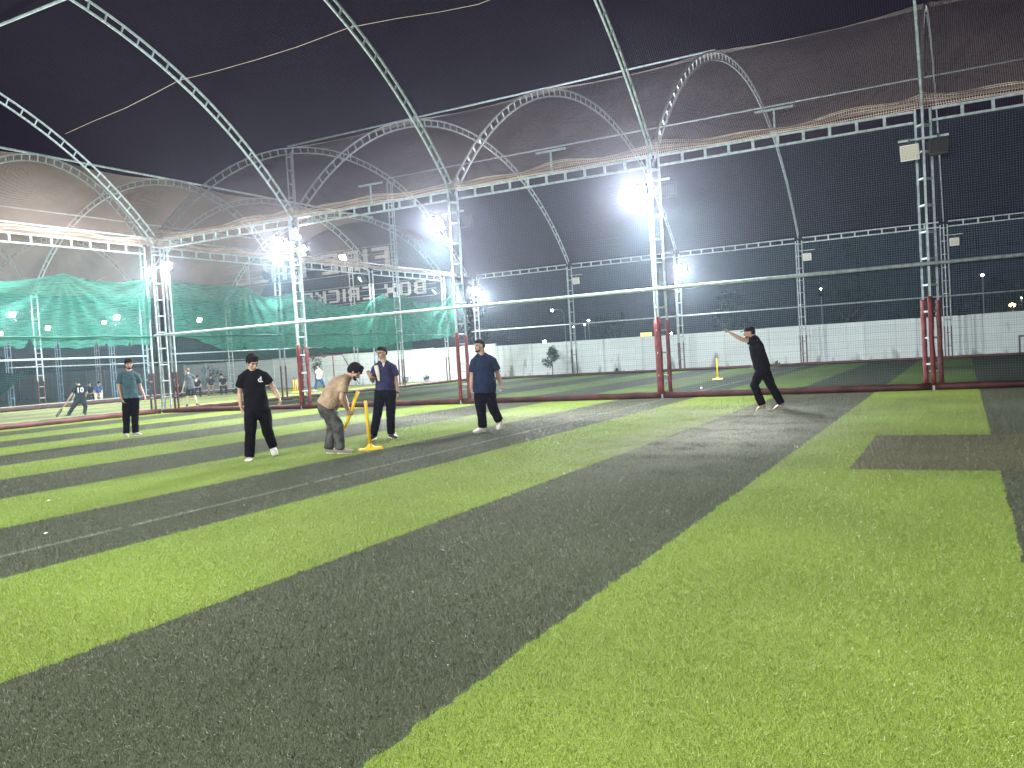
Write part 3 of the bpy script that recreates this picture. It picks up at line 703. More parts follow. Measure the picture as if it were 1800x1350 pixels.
def plant(x, y, h, label, seed):
    t = thing('plant', label, 'plant', (x, y, 0), 0, 'weeds along the wall'); rr = random.Random(seed)
    a = MB()
    for k in range(7): a.tube([(0,0,0), (rr.uniform(-.2,.2), rr.uniform(-.1,.1), h*rr.uniform(.5,1))], .007, 5)
    a.build('stem', BARK, t); foliage(h*.55, (0,0,h*.55), 110, .045, seed).build('leaves', LEAF, t)
for i, (x, lab) in enumerate([(-26.2, 'right of the man in navy'), (-31.6, 'left of the man in navy'), (-33.2, 'low leafy one right of the man with glasses'), (-18.1, 'right of the small tree'), (-8.9, 'right of the bowler')]):
    plant(x, 46.6, [.55,.4,.5,.3,.25][i], 'weed against the white wall, ' + lab, i)
for i, (x, y, h, rad) in enumerate([(-40, 66, 5, 2.4), (-16.5, 68, 4.2, 2.2), (-7.5, 66, 4.9, 2.6), (-2.5, 69, 4.3, 2.2), (-28, 72, 4.0, 2.3), (3.5, 70, 4.6, 2.5)]):
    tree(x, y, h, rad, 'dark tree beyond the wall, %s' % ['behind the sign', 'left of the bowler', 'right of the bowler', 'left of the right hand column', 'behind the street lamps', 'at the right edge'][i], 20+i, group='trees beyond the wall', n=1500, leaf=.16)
LAMPW = emit('street_lamp_glow', (1, .93, .78), 60); LAMPO = emit('orange_lamp_glow', (1, .55, .18), 60)
def street(x, y, z, arm, label, m=LAMPW, r=.13):
    t = thing('street_lamp', label, 'street lamp', (x, y, 0), 0, 'street lamps beyond the wall')
    a = MB(); a.tube([(0,0,0), (0,0,z-.5), (-arm*.25,0,z-.1), (-arm*.6,0,z), (-arm,0,z-.02)] if arm else [(0,0,0), (0,0,z)], .035, 6); a.build('pole', STEELG, t)
    a = MB(); a.box((-arm, 0, z+.06), (.34, .2, .07)); a.build('lamp_head', DARK, t)
    a = MB(); a.ell((-arm, 0, z-r*.5), (r, r, r*.8)); a.build('bulb', m, t, True)
street(-31.9, 70, 5.35, 1.2, 'curved street lamp right of the man in navy above the small tree')
street(-30.0, 71, 4.2, 0, 'short lamp post with a white lamp right of the curved lamp', r=.10)
street(-30.8, 72, 3.85, 0, 'lower lamp post right beside the curved lamp', r=.07)
street(-32.2, 72.5, 3.75, 0, 'small lamp behind the pole of the curved lamp', r=.06)
street(-33.6, 69, 2.55, 0, 'low bright lamp just over the wall above the small tree', r=.16)
street(-17.6, 70, 4.6, 0, 'lamp post left of the bowler', r=.08)
street(-9.75, 70, 5.2, 0, 'lamp post right of the bowler', r=.09)
street(1.32, 70, 5.2, 0, 'lamp post right of the right hand column', r=.11)
street(3.1, 70, 2.95, 0, 'orange lamp low above the wall at the right edge', LAMPO, r=.20)
street(3.72, 71, 3.35, 0, 'tiny lamp at the right edge beside the orange one', r=.06)
street(-22.0, 70, 2.5, 0, 'lamp low over the wall left of the padded centre column', r=.09)
# lit shop board seen low over the wall
a = MB(); a.box((0,0,0), (1.0,.1,.32)); o = a.build('shop_board', emit('board_glow', (1,.75,.25), 2.0)); o.location = (-23.9, 69, 2.5); tag(o, 'small glowing yellow board just over the wall left of the padded centre column', 'light board')
# goal frame
t = thing('goal_frame', 'red goal frame standing in the left cage behind the man in beige', 'goal', (-37.7, 44.5, 0))
for x in (-2.6, .1):
    a = MB(); a.tube([(x,0,0), (x,0,2.1)], .04, 8); a.build('goal_post', PAD, t)
a = MB(); a.tube([(-2.6,0,2.12), (.9,0,2.16)], .035, 8); a.build('crossbar', PAD, t)
a = MB(); a.tube([(.9,0,2.16), (2.2,0,.1)], .03, 8); a.build('back_stay', DARK, t)
t = thing('goal_frame', 'small brown framed goal against the wall at the right edge', 'goal', (2.75, 46.6, 0))
for x in (-.45, .45):
    a = MB(); a.box((x,0,.42), (.08,.08,.84)); a.build('goal_post', BARK, t)
a = MB(); a.box((0,0,.88), (.98,.08,.08)); a.build('crossbar', BARK, t)

# ------------------------------------------------------------------ people
SKIN = mat('skin', (0.42, 0.25, 0.17), .5, 0, .08, 20); SKIN2 = mat('skin_pale', (0.62, 0.42, 0.32), .5, 0, .08, 20)
HAIR = mat('hair', (0.008, 0.007, 0.007), .85, 0, .3, 60, .6, 120, spec=.12); HAIRB = mat('brown_hair', (0.16, 0.08, 0.04), .5, 0, .3, 60, .6, 90)
EYEW = mat('eye_dark', (0.02, 0.015, 0.012), .2); LIP = mat('lip', (0.30, 0.12, 0.10), .5)
def fabric(name, col, var=.25): return mat(name, col, .85, 0, var, 7, .8, 22, spec=.06)
BLACK = fabric('black_cloth', (0.005, 0.005, 0.0065)); NAVYT = fabric('navy_trousers', (0.0045, 0.005, 0.009)); TEAL = fabric('teal_cotton', (0.060, 0.110, 0.128), .2)
TAN = fabric('tan_cotton', (0.375, 0.268, 0.17), .2); GREYJ = fabric('grey_jeans', (0.085, 0.085, 0.078), .35); NAVY = fabric('navy_cotton', (0.014, 0.025, 0.058), .2)
INDIGO = fabric('indigo_cotton', (0.036, 0.034, 0.088), .2); GREYT = fabric('charcoal_cotton', (0.11, 0.115, 0.13)); BLUEJ = fabric('blue_jeans', (0.025, 0.075, 0.20)); CREAM = fabric('cream_cotton', (0.65, 0.62, 0.50), .1)
SHOEW = mat('white_shoe', (0.72, 0.68, 0.60), .5, 0, .12, 20, .2, 30); SHOEG = mat('grey_shoe', (0.36, 0.35, 0.32), .6, 0, .2, 20, .3, 30); SHOEB = mat('black_shoe', (0.02, 0.02, 0.02), .5); SHOET = mat('taupe_shoe', (0.22, 0.18, 0.14), .7)
BELT = mat('strap_black', (.015,.015,.015), .4)
def V(*a): return Vector(a)
def lerp(a, b, t): return a+(b-a)*t
def blend(mb, name, m, parent, vox, it=4, fac=.5, wr=0.0, wsc=.09):
    o = mb.build(name, m, parent, True)
    r = o.modifiers.new('merge', 'REMESH'); r.mode = 'VOXEL'; r.voxel_size = vox; r.use_smooth_shade = True
    s = o.modifiers.new('soft', 'SMOOTH'); s.iterations = it; s.factor = fac
    if wr:
        if 'creases' not in bpy.data.textures:
            tx = bpy.data.textures.new('creases', 'CLOUDS'); tx.noise_scale = .11; tx.noise_depth = 2
        d = o.modifiers.new('creases', 'DISPLACE'); d.texture = bpy.data.textures['creases']; d.strength = wr; d.mid_level = .5; d.texture_coords = 'GLOBAL'
    return o
def frame(f, up=Vector((0,0,1))):
    f = f.normalized(); s = f.cross(up).normalized(); u = s.cross(f).normalized(); return s, f, u
def head_parts(B, hc, f, up, k=1.0):
    s, f, u = frame(f, up); H = lambda a, b, c: hc+s*(a*k)+f*(b*k)+u*(c*k); ax = (s, f, u)
    B.ell(H(0,-.012,.028), (.073*k,.094*k,.088*k), ax, 18, 12)
    B.ell(H(0,.018,-.035), (.058*k,.066*k,.072*k), ax, 16, 10)
    B.ell(H(0,.045,-.078), (.032*k,.030*k,.026*k), ax)
    B.tube([H(0,.080,.012), H(0,.098,-.016), H(0,.104,-.030)], [.009*k,.012*k,.013*k], 8, dome=True)
    B.tube([H(-.045,.074,.026), H(0,.082,.028), H(.045,.074,.026)], .011*k, 8, dome=True)
    for q in (-1, 1):
        B.ell(H(.074*q,-.006,-.006), (.010*k,.019*k,.031*k), ax); B.ell(H(.042*q,.052,-.022), (.024*k,.024*k,.02*k), ax)
    B.tube([H(-.022,.079,-.054), H(0,.086,-.053), H(.022,.079,-.054)], .009*k, 8, dome=True)
    return H, ax
def hand_parts(B, w, d, n, side, curl=.5, point=False, k=1.0):
    """w wrist, d towards the knuckles, n the way the palm faces, side towards the thumb"""
    d = d.normalized(); n = (n-d*n.dot(d)).normalized(); sd = d.cross(n).normalized()
    if sd.dot(side) < 0: sd = -sd
    B.tube([w-d*.01, w+d*.03*k, w+d*.065*k, w+d*.088*k], [(.024,.017),(.033,.016),(.040,.015),(.038,.013)], 12, side=sd, dome=True)
    for i, (o_, L) in enumerate(zip((.030,.010,-.010,-.029), (.072,.080,.074,.058))):
        b = w+d*.086*k+sd*o_; c = curl*(1+.12*i)
        if point and i == 0: c = .05
        d1 = (d*math.cos(c*.7)+n*math.sin(c*.7)+sd*o_*1.5).normalized(); d2 = (d*math.cos(c*1.7)+n*math.sin(c*1.7)).normalized(); d3 = (d*math.cos(c*2.5)+n*math.sin(c*2.5)).normalized()
        p1 = b+d1*L*.45*k; p2 = p1+d2*L*.32*k; p3 = p2+d3*L*.25*k
        B.tube([b-d*.01, p1, p2, p3], [.0092,.0086,.0080,.0068], 8, dome=True)
    b = w+d*.028*k+sd*.028; t1 = b+(d*.75+sd*.65+n*.25).normalized()*.038*k; t2 = t1+(d*.9+sd*.2+n*.35).normalized()*.03*k
    B.tube([b-sd*.01, t1, t2, t2+(d*.9+n*.35).normalized()*.012], [.0125,.0105,.0095,.008], 8, dome=True)
def person(label, loc, rz, J, W=1.0, skin=None, shirt=None, pants=None, shoes=None, hair='short', beard=None, shorts=False, belly=0.0, sleeve=.62,
           glasses=False, cap=None, bare=False, vox=.0065, cat='person', hairm=None, group=None, hk=1.0, wr=.020):
    skin = skin or SKIN; hairm = hairm or HAIR
    t = thing('person', label, cat, loc, rz, group)
    J = {k: Vector(v) for k, v in J.items()}
    hc, f = J['head'], J['face'].normalized(); up = J.get('hup', V(0,0,1))
    B = MB(); H, ax = head_parts(B, hc, f, up, hk)
    neck, pel = J['neck'], (J['hipL']+J['hipR'])/2
    shs = (J['shR']-J['shL']).normalized(); hps = (J['hipR']-J['hipL']).normalized()
    B.tube([H(0,-.026,-.04), lerp(H(0,-.022,-.06), neck, .55), neck-(neck-pel)*.04], [.055*W**.7,.057*W**.7,.070*W**.7], 12, dome=True)
    mid = J.get('mid', lerp(neck, pel, .52)); ch = lerp(neck, mid, .5)
    fr = shs.cross((neck-pel).normalized()); fr = fr if fr.dot(J.get('chestdir', f)) > 0 else -fr
    bel = fr*belly
    shw = (J['shR']-J['shL']).length/2
    tor = [neck-(neck-mid)*.06, lerp(neck, mid, .22), ch, mid+bel*.6, lerp(mid, pel, .55)+bel, pel+V(0,0,-.02)]
    tr = [(.075*W,.062*W), (shw*.88,.088*W), (shw*.86,.108*W), (.138*W,.105*W+belly*.6), (.142*W,.108*W+belly*.8), (.150*W,.115*W)]
    B.tube(tor, [(a*.93, b*.92) for a, b in tr], 20, side=shs, dome=True)
    for S in 'LR': B.tube([lerp(H(0,-.03,-.06), neck, .45), lerp(neck, J['sh'+S], .45)+(neck-pel).normalized()*.0, J['sh'+S]-(neck-pel).normalized()*.01], [.040*W,.040*W,.042*W], 10, dome=True)
    for S in 'LR':
        sh, el, wr_, = J['sh'+S], J['el'+S], J['wr'+S]; hd = J['hd'+S]
        aw = (W+1)/2
        B.tube([lerp(sh, neck, .3), sh, lerp(sh, el, .5), el], [.045*aw,.050*aw,.044*aw,.036*aw], 12, dome=True)
        B.tube([el, lerp(el, wr_, .3), lerp(el, wr_, .75), wr_], [.037*aw,.038*aw,.029*aw,.0245*aw], 12, dome=True)
        hand_parts(B, wr_+(wr_-el).normalized()*.005, hd, J.get('pn'+S, V(1 if S == 'L' else -1, 0, 0)), J.get('th'+S, V(0,-1,0)), J.get('curl'+S, V(.5,0,0)).x, J.get('curl'+S, V(.5,0,0)).y > 0)
        hp, kn, an, to = J['hip'+S], J['kn'+S], J['an'+S], J['to'+S]
        B.tube([hp, lerp(hp, kn, .4), kn], [.082*aw,.072*aw,.050*aw], 14, dome=True)
        B.tube([kn, lerp(kn, an, .3), lerp(kn, an, .8), an], [.052*aw,.056*aw,.036*aw,.034*aw], 12, dome=True)
        fd = (to-an); B.tube([an+V(0,0,-.01), lerp(an, to, .35)+V(0,0,-.012), lerp(an, to, .75), to], [.036,.034,(.042,.022),(.036,.013)], 12, side=fd.cross(V(0,0,1)).normalized(), dome=True)
        he = an-V(fd.x, fd.y, 0).normalized()*.03+V(0,0,-.035) if 'he'+S not in J else J['he'+S]
        B.tube([an, he], [.034,.030], 10, dome=True)
        if bare:
            tp = fd.cross(V(0,0,1)).normalized()
            for q in range(5): B.tube([lerp(an, to, .85)+tp*(.028-.014*q), to+tp*(.030-.015*q)+fd.normalized()*(.028-.005*q)], [.010,.0085 if q else .012], 7, dome=True)
    blend(B, 'body', skin, t, vox, 3)
    # face details
    for q in (-1, 1):
        a = MB(); a.ell(H(.031*q,.079,.010), (.014,.008,.0065), ax, 10, 6); a.build('eye', EYEW, t, True)
        a = MB(); a.tube([H(.014*q,.093,.026), H(.032*q,.090,.031), H(.050*q,.078,.025)], .0034, 6); a.build('eyebrow', hairm, t, True)
    a = MB(); a.tube([H(-.023,.086,-.054), H(0,.095,-.052), H(.023,.086,-.054)], .0045, 6); a.build('mouth', LIP, t, True)
    if beard:
        a = MB(); pts = [H(-.050,.044,-.070), H(-.030,.075,-.088), H(0,.082,-.094), H(.030,.075,-.088), H(.050,.044,-.070)]
        a.tube(pts, .008+.007*beard, 8, dome=True); a.tube([H(-.026,.088,-.040), H(0,.099,-.037), H(.026,.088,-.040)], .006+.002*beard, 8, dome=True)
        a.ell(H(0,.062,-.090), (.032,.026,.016+.01*beard), ax); blend(a, 'beard', hairm, t, .006, 2, wr=.006)
    # hair
    a = MB(); q = {'short': 0.003, 'buzz': .0, 'thick': .016, 'mop': .026, 'bald': -.02}[hair]
    a.ell(H(0,-.026,.050), (.078*hk+q,.088*hk+q*.7,.078*hk+q), ax, 20, 12)
    a.ell(H(0,.006,.072), (.070*hk+q*.9,.077*hk+q*.7,.050*hk+q*.8), ax, 18, 10)
    a.ell(H(0,-.052,.012), (.074*hk+q*.8,.062*hk+q*.7,.072*hk+q*.6), ax, 18, 10)
    if hair in ('thick', 'mop', 'short'):
        for i in range(16 if hair != 'short' else 7):
            a_ = random.uniform(-1.1, 1.1); a.ell(H(math.sin(a_)*.055, .03+.035*math.cos(a_)*random.uniform(.6,1.05), .088+random.uniform(-.012,.02)+q*.6), (.024+q*.3,.026+q*.3,.02+q*.3), ax, 8, 6)
    if hair == 'mop':
        for i in range(26):
            a_ = random.uniform(0, 6.28); e_ = random.uniform(-.2, 1.1)
            a.ell(H(.085*math.cos(a_)*math.cos(e_), -.012+.098*math.sin(a_)*math.cos(e_), .045+.085*math.sin(e_)), (.026,.026,.022), ax, 8, 6)
    blend(a, 'hair', hairm, t, .007, 2, wr=.005 if hair == 'buzz' else .011)
    if cap:
        a = MB(); a.ell(H(0,-.012,.055), (.088,.108,.070), ax, 18, 10); a.tube([H(0,.06,.052), H(0,.125,.040), H(0,.165,.030)], [(.078,.010),(.070,.009),(.045,.007)], 14, side=ax[0], dome=True)
        blend(a, 'cap', cap, t, .007, 2)
    if glasses:
        a = MB()
        for q in (-1, 1):
            pts = [H(.033*q+.024*math.cos(z), .104, .008+.017*math.sin(z)) for z in [2*math.pi*i/12 for i in range(13)]]
            a.tube(pts, .0022, 5); a.tube([H(.057*q,.102,.012), H(.078*q,.03,.014), H(.078*q,-.01,.008)], .0022, 5)
        a.tube([H(-.010,.106,.012), H(.010,.106,.012)], .0022, 5); a.build('glasses', BELT, t)
    # shirt
    if shirt:
        hem = J.get('hem', pel+V(0,0,-.02)); hem = hem+(hem-mid).normalized()*.035; a = MB()
        nb = lerp(neck, H(0,-.03,-.06), .12)
        pts = [nb, lerp(neck, mid, .10), lerp(neck, mid, .28), ch, mid+bel*.6, lerp(mid, hem, .55)+bel, hem+bel*.6]
        rr = [(.066*W,.060*W), (shw*.58,.074*W), (shw*.88,.098*W), (shw*.92,.122*W), (.158*W,.125*W+belly*.6), (.166*W,.130*W+belly*.8), (.172*W,.132*W+belly*.4)]
        a.tube(pts, rr, 24, side=shs)
        for S in 'LR':
            sh, el = J['sh'+S], J['el'+S]; e = lerp(sh, el, sleeve)
            dn = (neck-pel).normalized(); a.tube([lerp(sh, ch, .45), lerp(sh, neck, .34)-dn*.022, sh-dn*.016, lerp(sh, e, .5), e, lerp(sh, e, 1.03)], [.070*W,.066*aw,.067*aw,.068*aw,.071*aw,.062*aw], 16)
        for S in 'LR': a.tube([lerp(H(0,-.03,-.06), neck, .80), lerp(neck, J['sh'+S], .45)+dn*.004, J['sh'+S]-dn*.012], [.052*W,.056*W,.058*W], 12, dome=True)
        blend(a, 'shirt', shirt, t, .0085, 4, wr=wr)
        a = MB(); d_ = (nb-neck); pts = []
        cs, cf, cu = frame(fr, (neck-pel).normalized())
        for i in range(17):
            z = 2*math.pi*i/16; pts.append(nb+cs*math.cos(z)*.066*W+cf*math.sin(z)*.062*W+cu*(.012-.028*max(0, math.sin(z))))
        a.tube(pts, .0085, 7); a.build('collar', shirt, t, True)
    # trousers or shorts
    if pants:
        a = MB(); top = lerp(pel, mid, .34)
        a.tube([top, pel+V(0,0,.02), pel+V(0,0,-.06)], [(.146*W,.112*W+belly*.5), (.160*W,.122*W+belly*.3), (.150*W,.115*W)], 20, side=hps, dome=True)
        for S in 'LR':
            hp, kn, an = J['hip'+S], J['kn'+S], J['an'+S]; aw = (W+1)/2
            if shorts: a.tube([hp, lerp(hp, kn, .5), lerp(hp, kn, .95)], [.092*aw,.098*aw,.100*aw], 14)
            else: a.tube([hp+V(0,0,.01), lerp(hp, kn, .45), kn, lerp(kn, an, .5), lerp(kn, an, 1.0), lerp(kn, an, 1.03)], [.098*aw,.098*aw,.082*aw,.076*aw,.072*aw,.068*aw], 16)
        blend(a, 'trousers' if not shorts else 'shorts', pants, t, .0085, 4, wr=.026)
    if shoes:
        for S in 'LR':
            an, to = J['an'+S], J['to'+S]; fd = (to-an); sd = fd.cross(V(0,0,1)).normalized() if abs(fd.normalized().z) < .95 else V(1,0,0)
            he = J.get('he'+S, an-V(fd.x, fd.y, 0).normalized()*.035+V(0,0,-.045)); fdn = (to-he).normalized(); upn = sd.cross(fdn).normalized()
            if upn.z < 0: upn = -upn
            a = MB(); a.tube([he+upn*.012, lerp(he, to, .35)+upn*.012, lerp(he, to, .72)+upn*.006, to+upn*.002], [(.043,.040),(.046,.043),(.056,.036),(.044,.026)], 16, side=sd, dome=True)
            a.tube([an+upn*.01, lerp(he, to, .22)], [.043,.040], 12, dome=True)
            blend(a, 'shoe', shoes, t, .007, 2)
            a = MB(); a.tube([he-upn*.028, lerp(he, to, .4)-upn*.028, lerp(he, to, .75)-upn*.028, to-upn*.020], [(.046,.012),(.048,.012),(.060,.012),(.045,.011)], 16, side=sd, dome=True)
            a.build('sole', SHOEW, t, True)
    return t, H, ax

# man in teal
person('man in a teal V neck shirt standing at left with arms hanging', (-17.96, 13.64, 0), .921, dict(
    head=(.05,0,1.755), face=(.12,-1,-.10), neck=(.03,.02,1.575), shL=(-.155,0,1.49), shR=(.225,.02,1.48), elL=(-.205,.0,1.19), elR=(.275,.03,1.17),
    wrL=(-.16,-.06,.945), wrR=(.345,0,.955), hdL=(.25,-.1,-1), hdR=(.25,-.1,-1), curlL=(.6,0,0), curlR=(.45,0,0), hipL=(-.055,.02,.93), hipR=(.135,.02,.92), hem=(.04,.0,.965), mid=(.04,.01,1.24),
    knL=(-.09,-.02,.51), knR=(.10,-.01,.50), anL=(-.115,.0,.095), anR=(.085,.02,.095), toL=(-.115,-.19,.028), toR=(.20,-.12,.028)), W=1.12, hk=1.06, shirt=TEAL, pants=NAVYT, shoes=SHOEG, hair='thick', beard=.6)
# man in the black polo
t, H, ax = person('man in a black polo shirt with a white letter d walking forward looking down', (-10.13, 9.97, 0), .793, dict(
    head=(.035,-.03,1.545), face=(.42,-1,-.42), hup=(.05,-.25,1), neck=(.01,.02,1.405), shL=(-.150,-.02,1.335), shR=(.205,.03,1.35), elL=(-.195,.04,1.07), elR=(.325,.06,1.125),
    wrL=(-.195,0,.865), wrR=(.405,-.04,.965), hdL=(.12,-.15,-1), hdR=(.28,-.2,-1), curlL=(.7,0,0), curlR=(.8,0,0), hipL=(-.045,0,.80), hipR=(.155,.04,.80), hem=(.05,.01,.80), mid=(.035,.01,1.10), chestdir=(.1,-1,0),
    knL=(-.075,-.13,.42), knR=(.19,.02,.44), anL=(-.115,-.12,.055), anR=(.262,.16,.165), toL=(-.155,-.32,-.005), toR=(.295,.02,.040), heR=(.26,.18,.13), heL=(-.10,-.08,.0)), W=1.16, hk=1.08, shirt=BLACK, pants=BLACK, shoes=SHOEW, hair='thick', vox=.006)
def letter(txt, size, parent, loc, rot, m, name='letter'):
    cu = bpy.data.curves.new('glyph', 'FONT'); cu.body = txt; cu.size = size; cu.extrude = .0015; cu.offset = .0022
    tmp = bpy.data.objects.new('tmp', cu); COL.objects.link(tmp); dg = bpy.context.evaluated_depsgraph_get()
    me = bpy.data.meshes.new_from_object(tmp.evaluated_get(dg)); bpy.data.objects.remove(tmp)
    o = bpy.data.objects.new(name, me); COL.objects.link(o); me.materials.clear(); me.materials.append(m); o.parent = parent; o.location = loc; o.rotation_euler = rot; return o
letter('d', .125, t, (.095,-.150,1.235), (R(84), 0, R(8)), WHITE, 'printed_letter')
a = MB(); a.box((.158,-.149,1.238), (.030,.004,.010)); a.build('printed_letter_foot', WHITE, t)
# man in beige bending
t, H, ax = person('man in a tan shirt and grey jeans bending over a yellow stump', (-9.03, 10.62, 0), .705, dict(
    head=(.375,-.02,1.300), face=(.82,-.25,-.62), hup=(.62,0,.80), neck=(.255,0,1.225), shL=(.195,-.17,1.145), shR=(.185,.17,1.17), chestdir=(.6,0,-.7),
    elL=(.135,-.19,.895), elR=(.18,.14,.90), wrL=(.215,-.07,.705), wrR=(.235,.06,.70), hdL=(.30,.30,-.9), hdR=(.35,-.3,-.8), pnL=(.3,1,.1), pnR=(.3,-1,.1), thL=(.5,0,.5), thR=(.5,0,.5), curlL=(1.0,0,0), curlR=(1.0,0,0),
    hipL=(-.115,-.09,.755), hipR=(-.095,.09,.755), hem=(-.115,0,.80), mid=(.035,0,1.04), knL=(.055,-.10,.44), knR=(-.035,.09,.45), anL=(.055,-.10,.085), anR=(-.115,.09,.085),
    toL=(.245,-.12,.022), toR=(.035,.06,.022)), W=1.2, belly=.03, shirt=TAN, pants=GREYJ, shoes=SHOET, hair='mop', beard=1.2, vox=.006, hk=1.06)
# man with glasses
t, H, ax = person('man with glasses in an indigo polo with a white shoulder stripe gesturing with one hand', (-9.62, 12.64, 0), .651, dict(
    head=(.085,0,1.600), face=(-.72,-.75,-.05), neck=(.105,.02,1.425), shL=(-.055,0,1.345), shR=(.285,.04,1.335), chestdir=(-.2,-1,0), elL=(-.115,.02,1.095), elR=(.325,.06,1.06),
    wrL=(-.155,-.16,1.165), wrR=(.330,.02,.835), hdL=(-.22,-.35,.9), hdR=(-.12,-.1,-1), pnL=(-.3,-.9,-.2), thL=(1,0,.1), curlL=(.25,0,0), curlR=(.6,0,0), hipL=(.015,.02,.90), hipR=(.205,.03,.89), hem=(.105,.02,.945), mid=(.115,.02,1.16),
    knL=(-.07,-.02,.47), knR=(.175,0,.46), anL=(-.165,0,.10), anR=(.165,.03,.095), toL=(-.26,-.13,.026), toR=(.245,-.13,.026)), W=1.08, hk=1.04, shirt=INDIGO, pants=NAVYT, shoes=SHOEB, hair='short', glasses=True, beard=None, vox=.006)
a = MB(); a.tube([V(-.035,-.075,1.375), V(-.022,-.112,1.30), V(-.010,-.138,1.20), V(.0,-.137,1.10)], [(.040,.010),(.040,.012),(.034,.010),(.018,.008)], 12, side=V(1,0,0), dome=True); a.build('white_panel', CREAM, t, True)
a = MB(); a.tube([V(.105,-.045,1.425), V(.10,-.105,1.35)], [(.030,.008),(.008,.006)], 10, side=V(1,0,0)); a.build('undershirt', CREAM, t, True)
a = MB(); a.tube([V(.331,.024,.868), V(.3308,.022,.846)], [.034,.034], 14, side=V(1,0,0)); a.box((.331,-.014,.856), (.034,.012,.034)); a.build('wrist_watch', BELT, t, True)
# man in navy
person('heavy man in a navy shirt and black trousers walking to the left', (-7.97, 13.76, 0), .525, dict(
    head=(-.085,-.01,1.625), face=(-.80,-.62,-.05), neck=(-.055,.02,1.445), shL=(-.205,-.04,1.345), shR=(.155,.05,1.350), chestdir=(-.5,-1,0), elL=(-.255,.0,1.07), elR=(.238,.10,1.07),
    wrL=(-.285,-.05,.87), wrR=(.285,.06,.875), hdL=(-.05,-.2,-1), hdR=(.10,-.2,-1), curlL=(.8,0,0), curlR=(.9,0,0), hipL=(-.14,.0,.80), hipR=(.045,.03,.79), hem=(-.045,0,.80), mid=(-.04,0,1.13),
    knL=(-.125,-.03,.43), knR=(.105,.05,.43), anL=(-.110,0,.095), anR=(.205,.15,.20), toL=(-.275,-.10,.026), toR=(.17,.08,.045), heR=(.235,.17,.155)), W=1.3, belly=.06, hk=1.06, shirt=NAVY, pants=NAVYT, shoes=SHOEW, hair='buzz', beard=.5, vox=.0065, sleeve=.68)
# bowler
t, H, ax = person('barefoot bowler in black leaning forward with one arm pointing ahead', (-3.57, 17.40, 0), .202, dict(
    head=(-.265,-.01,1.585), face=(-1,-.18,-.02), hup=(0,0,1), neck=(-.165,0,1.475), shL=(-.215,-.13,1.405), shR=(-.150,.15,1.405), chestdir=(-1,0,0), elL=(-.405,-.19,1.455), elR=(-.12,.20,1.15),
    wrL=(-.615,-.20,1.595), wrR=(-.20,.10,.97), hdL=(-.80,0,.60), hdR=(-.3,-.2,-.9), pnL=(-.2,-.3,-1), thL=(0,-1,.5), curlL=(1.1,1,0), curlR=(.6,0,0), hipL=(-.045,-.085,.865), hipR=(-.025,.085,.865), hem=(-.045,0,.88), mid=(-.115,0,1.15),
    knL=(-.215,-.07,.52), knR=(.105,.08,.50), anL=(-.085,-.07,.130), anR=(.290,.08,.125), toL=(-.185,-.08,.022), toR=(.145,.07,.016), heL=(-.030,-.07,.105), heR=(.325,.08,.10)), W=1.22, hk=1.04, shirt=BLACK, pants=BLACK, hair='short', beard=.3, cap=BLACK, bare=True, sleeve=.40)
# batter in the left cage
t, H, ax = person('batter in a black shirt with a white number on the back, low over the bat', (-32.63, 22.09, 0), .976, dict(
    head=(.255,.10,1.365), face=(-.6,.8,-.3), neck=(.285,.05,1.215), shL=(.125,.08,1.125), shR=(.445,.02,1.125), chestdir=(-.2,1,0), elL=(.02,.12,.90), elR=(.56,.10,.90),
    wrL=(-.16,.02,.66), wrR=(.44,.16,.72), hdL=(-.6,-.1,-.7), hdR=(-.6,.1,-.7), curlL=(1.0,0,0), hipL=(.21,.0,.66), hipR=(.39,-.02,.66), hem=(.305,0,.60), mid=(.295,.02,.93),
    knL=(.01,.02,.36), knR=(.465,.0,.35), anL=(-.17,.02,.08), anR=(.42,.02,.08), toL=(-.30,.06,.02), toR=(.46,-.14,.02)), W=1.05, shirt=BLACK, pants=BLACK, shoes=SHOEB, hair='mop', vox=.009, sleeve=.7)
letter('10', .28, t, (.175,-.135,.96), (R(88), 0, 0), WHITE, 'printed_number')
t = thing('cricket_bat', 'dark cricket bat held low by the batter, tip on the turf', 'cricket bat', (-32.63, 22.09, 0), .976)
BATM = mat('dark_wood', (.10,.065,.045), .5, 0, .3, 10)
d = (V(-.62,.0,.03)-V(-.17,.0,.60)).normalized(); s_ = d.cross(V(0,1,0)).normalized()
a = MB(); p0 = V(-.40,.0,.33)
a.tube([p0, p0+d*.06, V(-.60,0,.06), V(-.63,0,.025)], [(.024,.018),(.054,.024),(.056,.026),(.048,.012)], 10, side=s_); a.build('blade', BATM, t, True)
a = MB(); a.tube([V(-.13,.02,.655), p0], .017, 8); a.build('handle', mat('tan_grip', (.45,.33,.20), .7), t, True)
# walking player in shorts
person('player in a charcoal shirt and black shorts walking away in the left cage', (-30.51, 26.37, 0), .858, dict(
    head=(-.10,.02,1.585), face=(-.7,.7,0), neck=(-.07,.0,1.43), shL=(-.185,.03,1.345), shR=(.115,-.03,1.345), chestdir=(-.5,1,0), elL=(-.255,.0,1.04), elR=(.185,.10,1.13),
    wrL=(-.335,-.02,.82), wrR=(.24,.26,1.10), hdL=(-.25,0,-1), hdR=(.2,.6,.2), hipL=(-.10,.0,.86), hipR=(.085,.0,.86), hem=(0,0,.82), mid=(-.03,0,1.12),
    knL=(-.165,.03,.48), knR=(.125,-.02,.48), anL=(-.205,0,.085), anR=(.205,-.02,.085), toL=(-.23,.16,.022), toR=(.29,.14,.022)), W=1.06, skin=SKIN2, shirt=GREYT, pants=BLACK, shorts=True, shoes=SHOEB, hair='buzz', hairm=HAIRB, vox=.009)
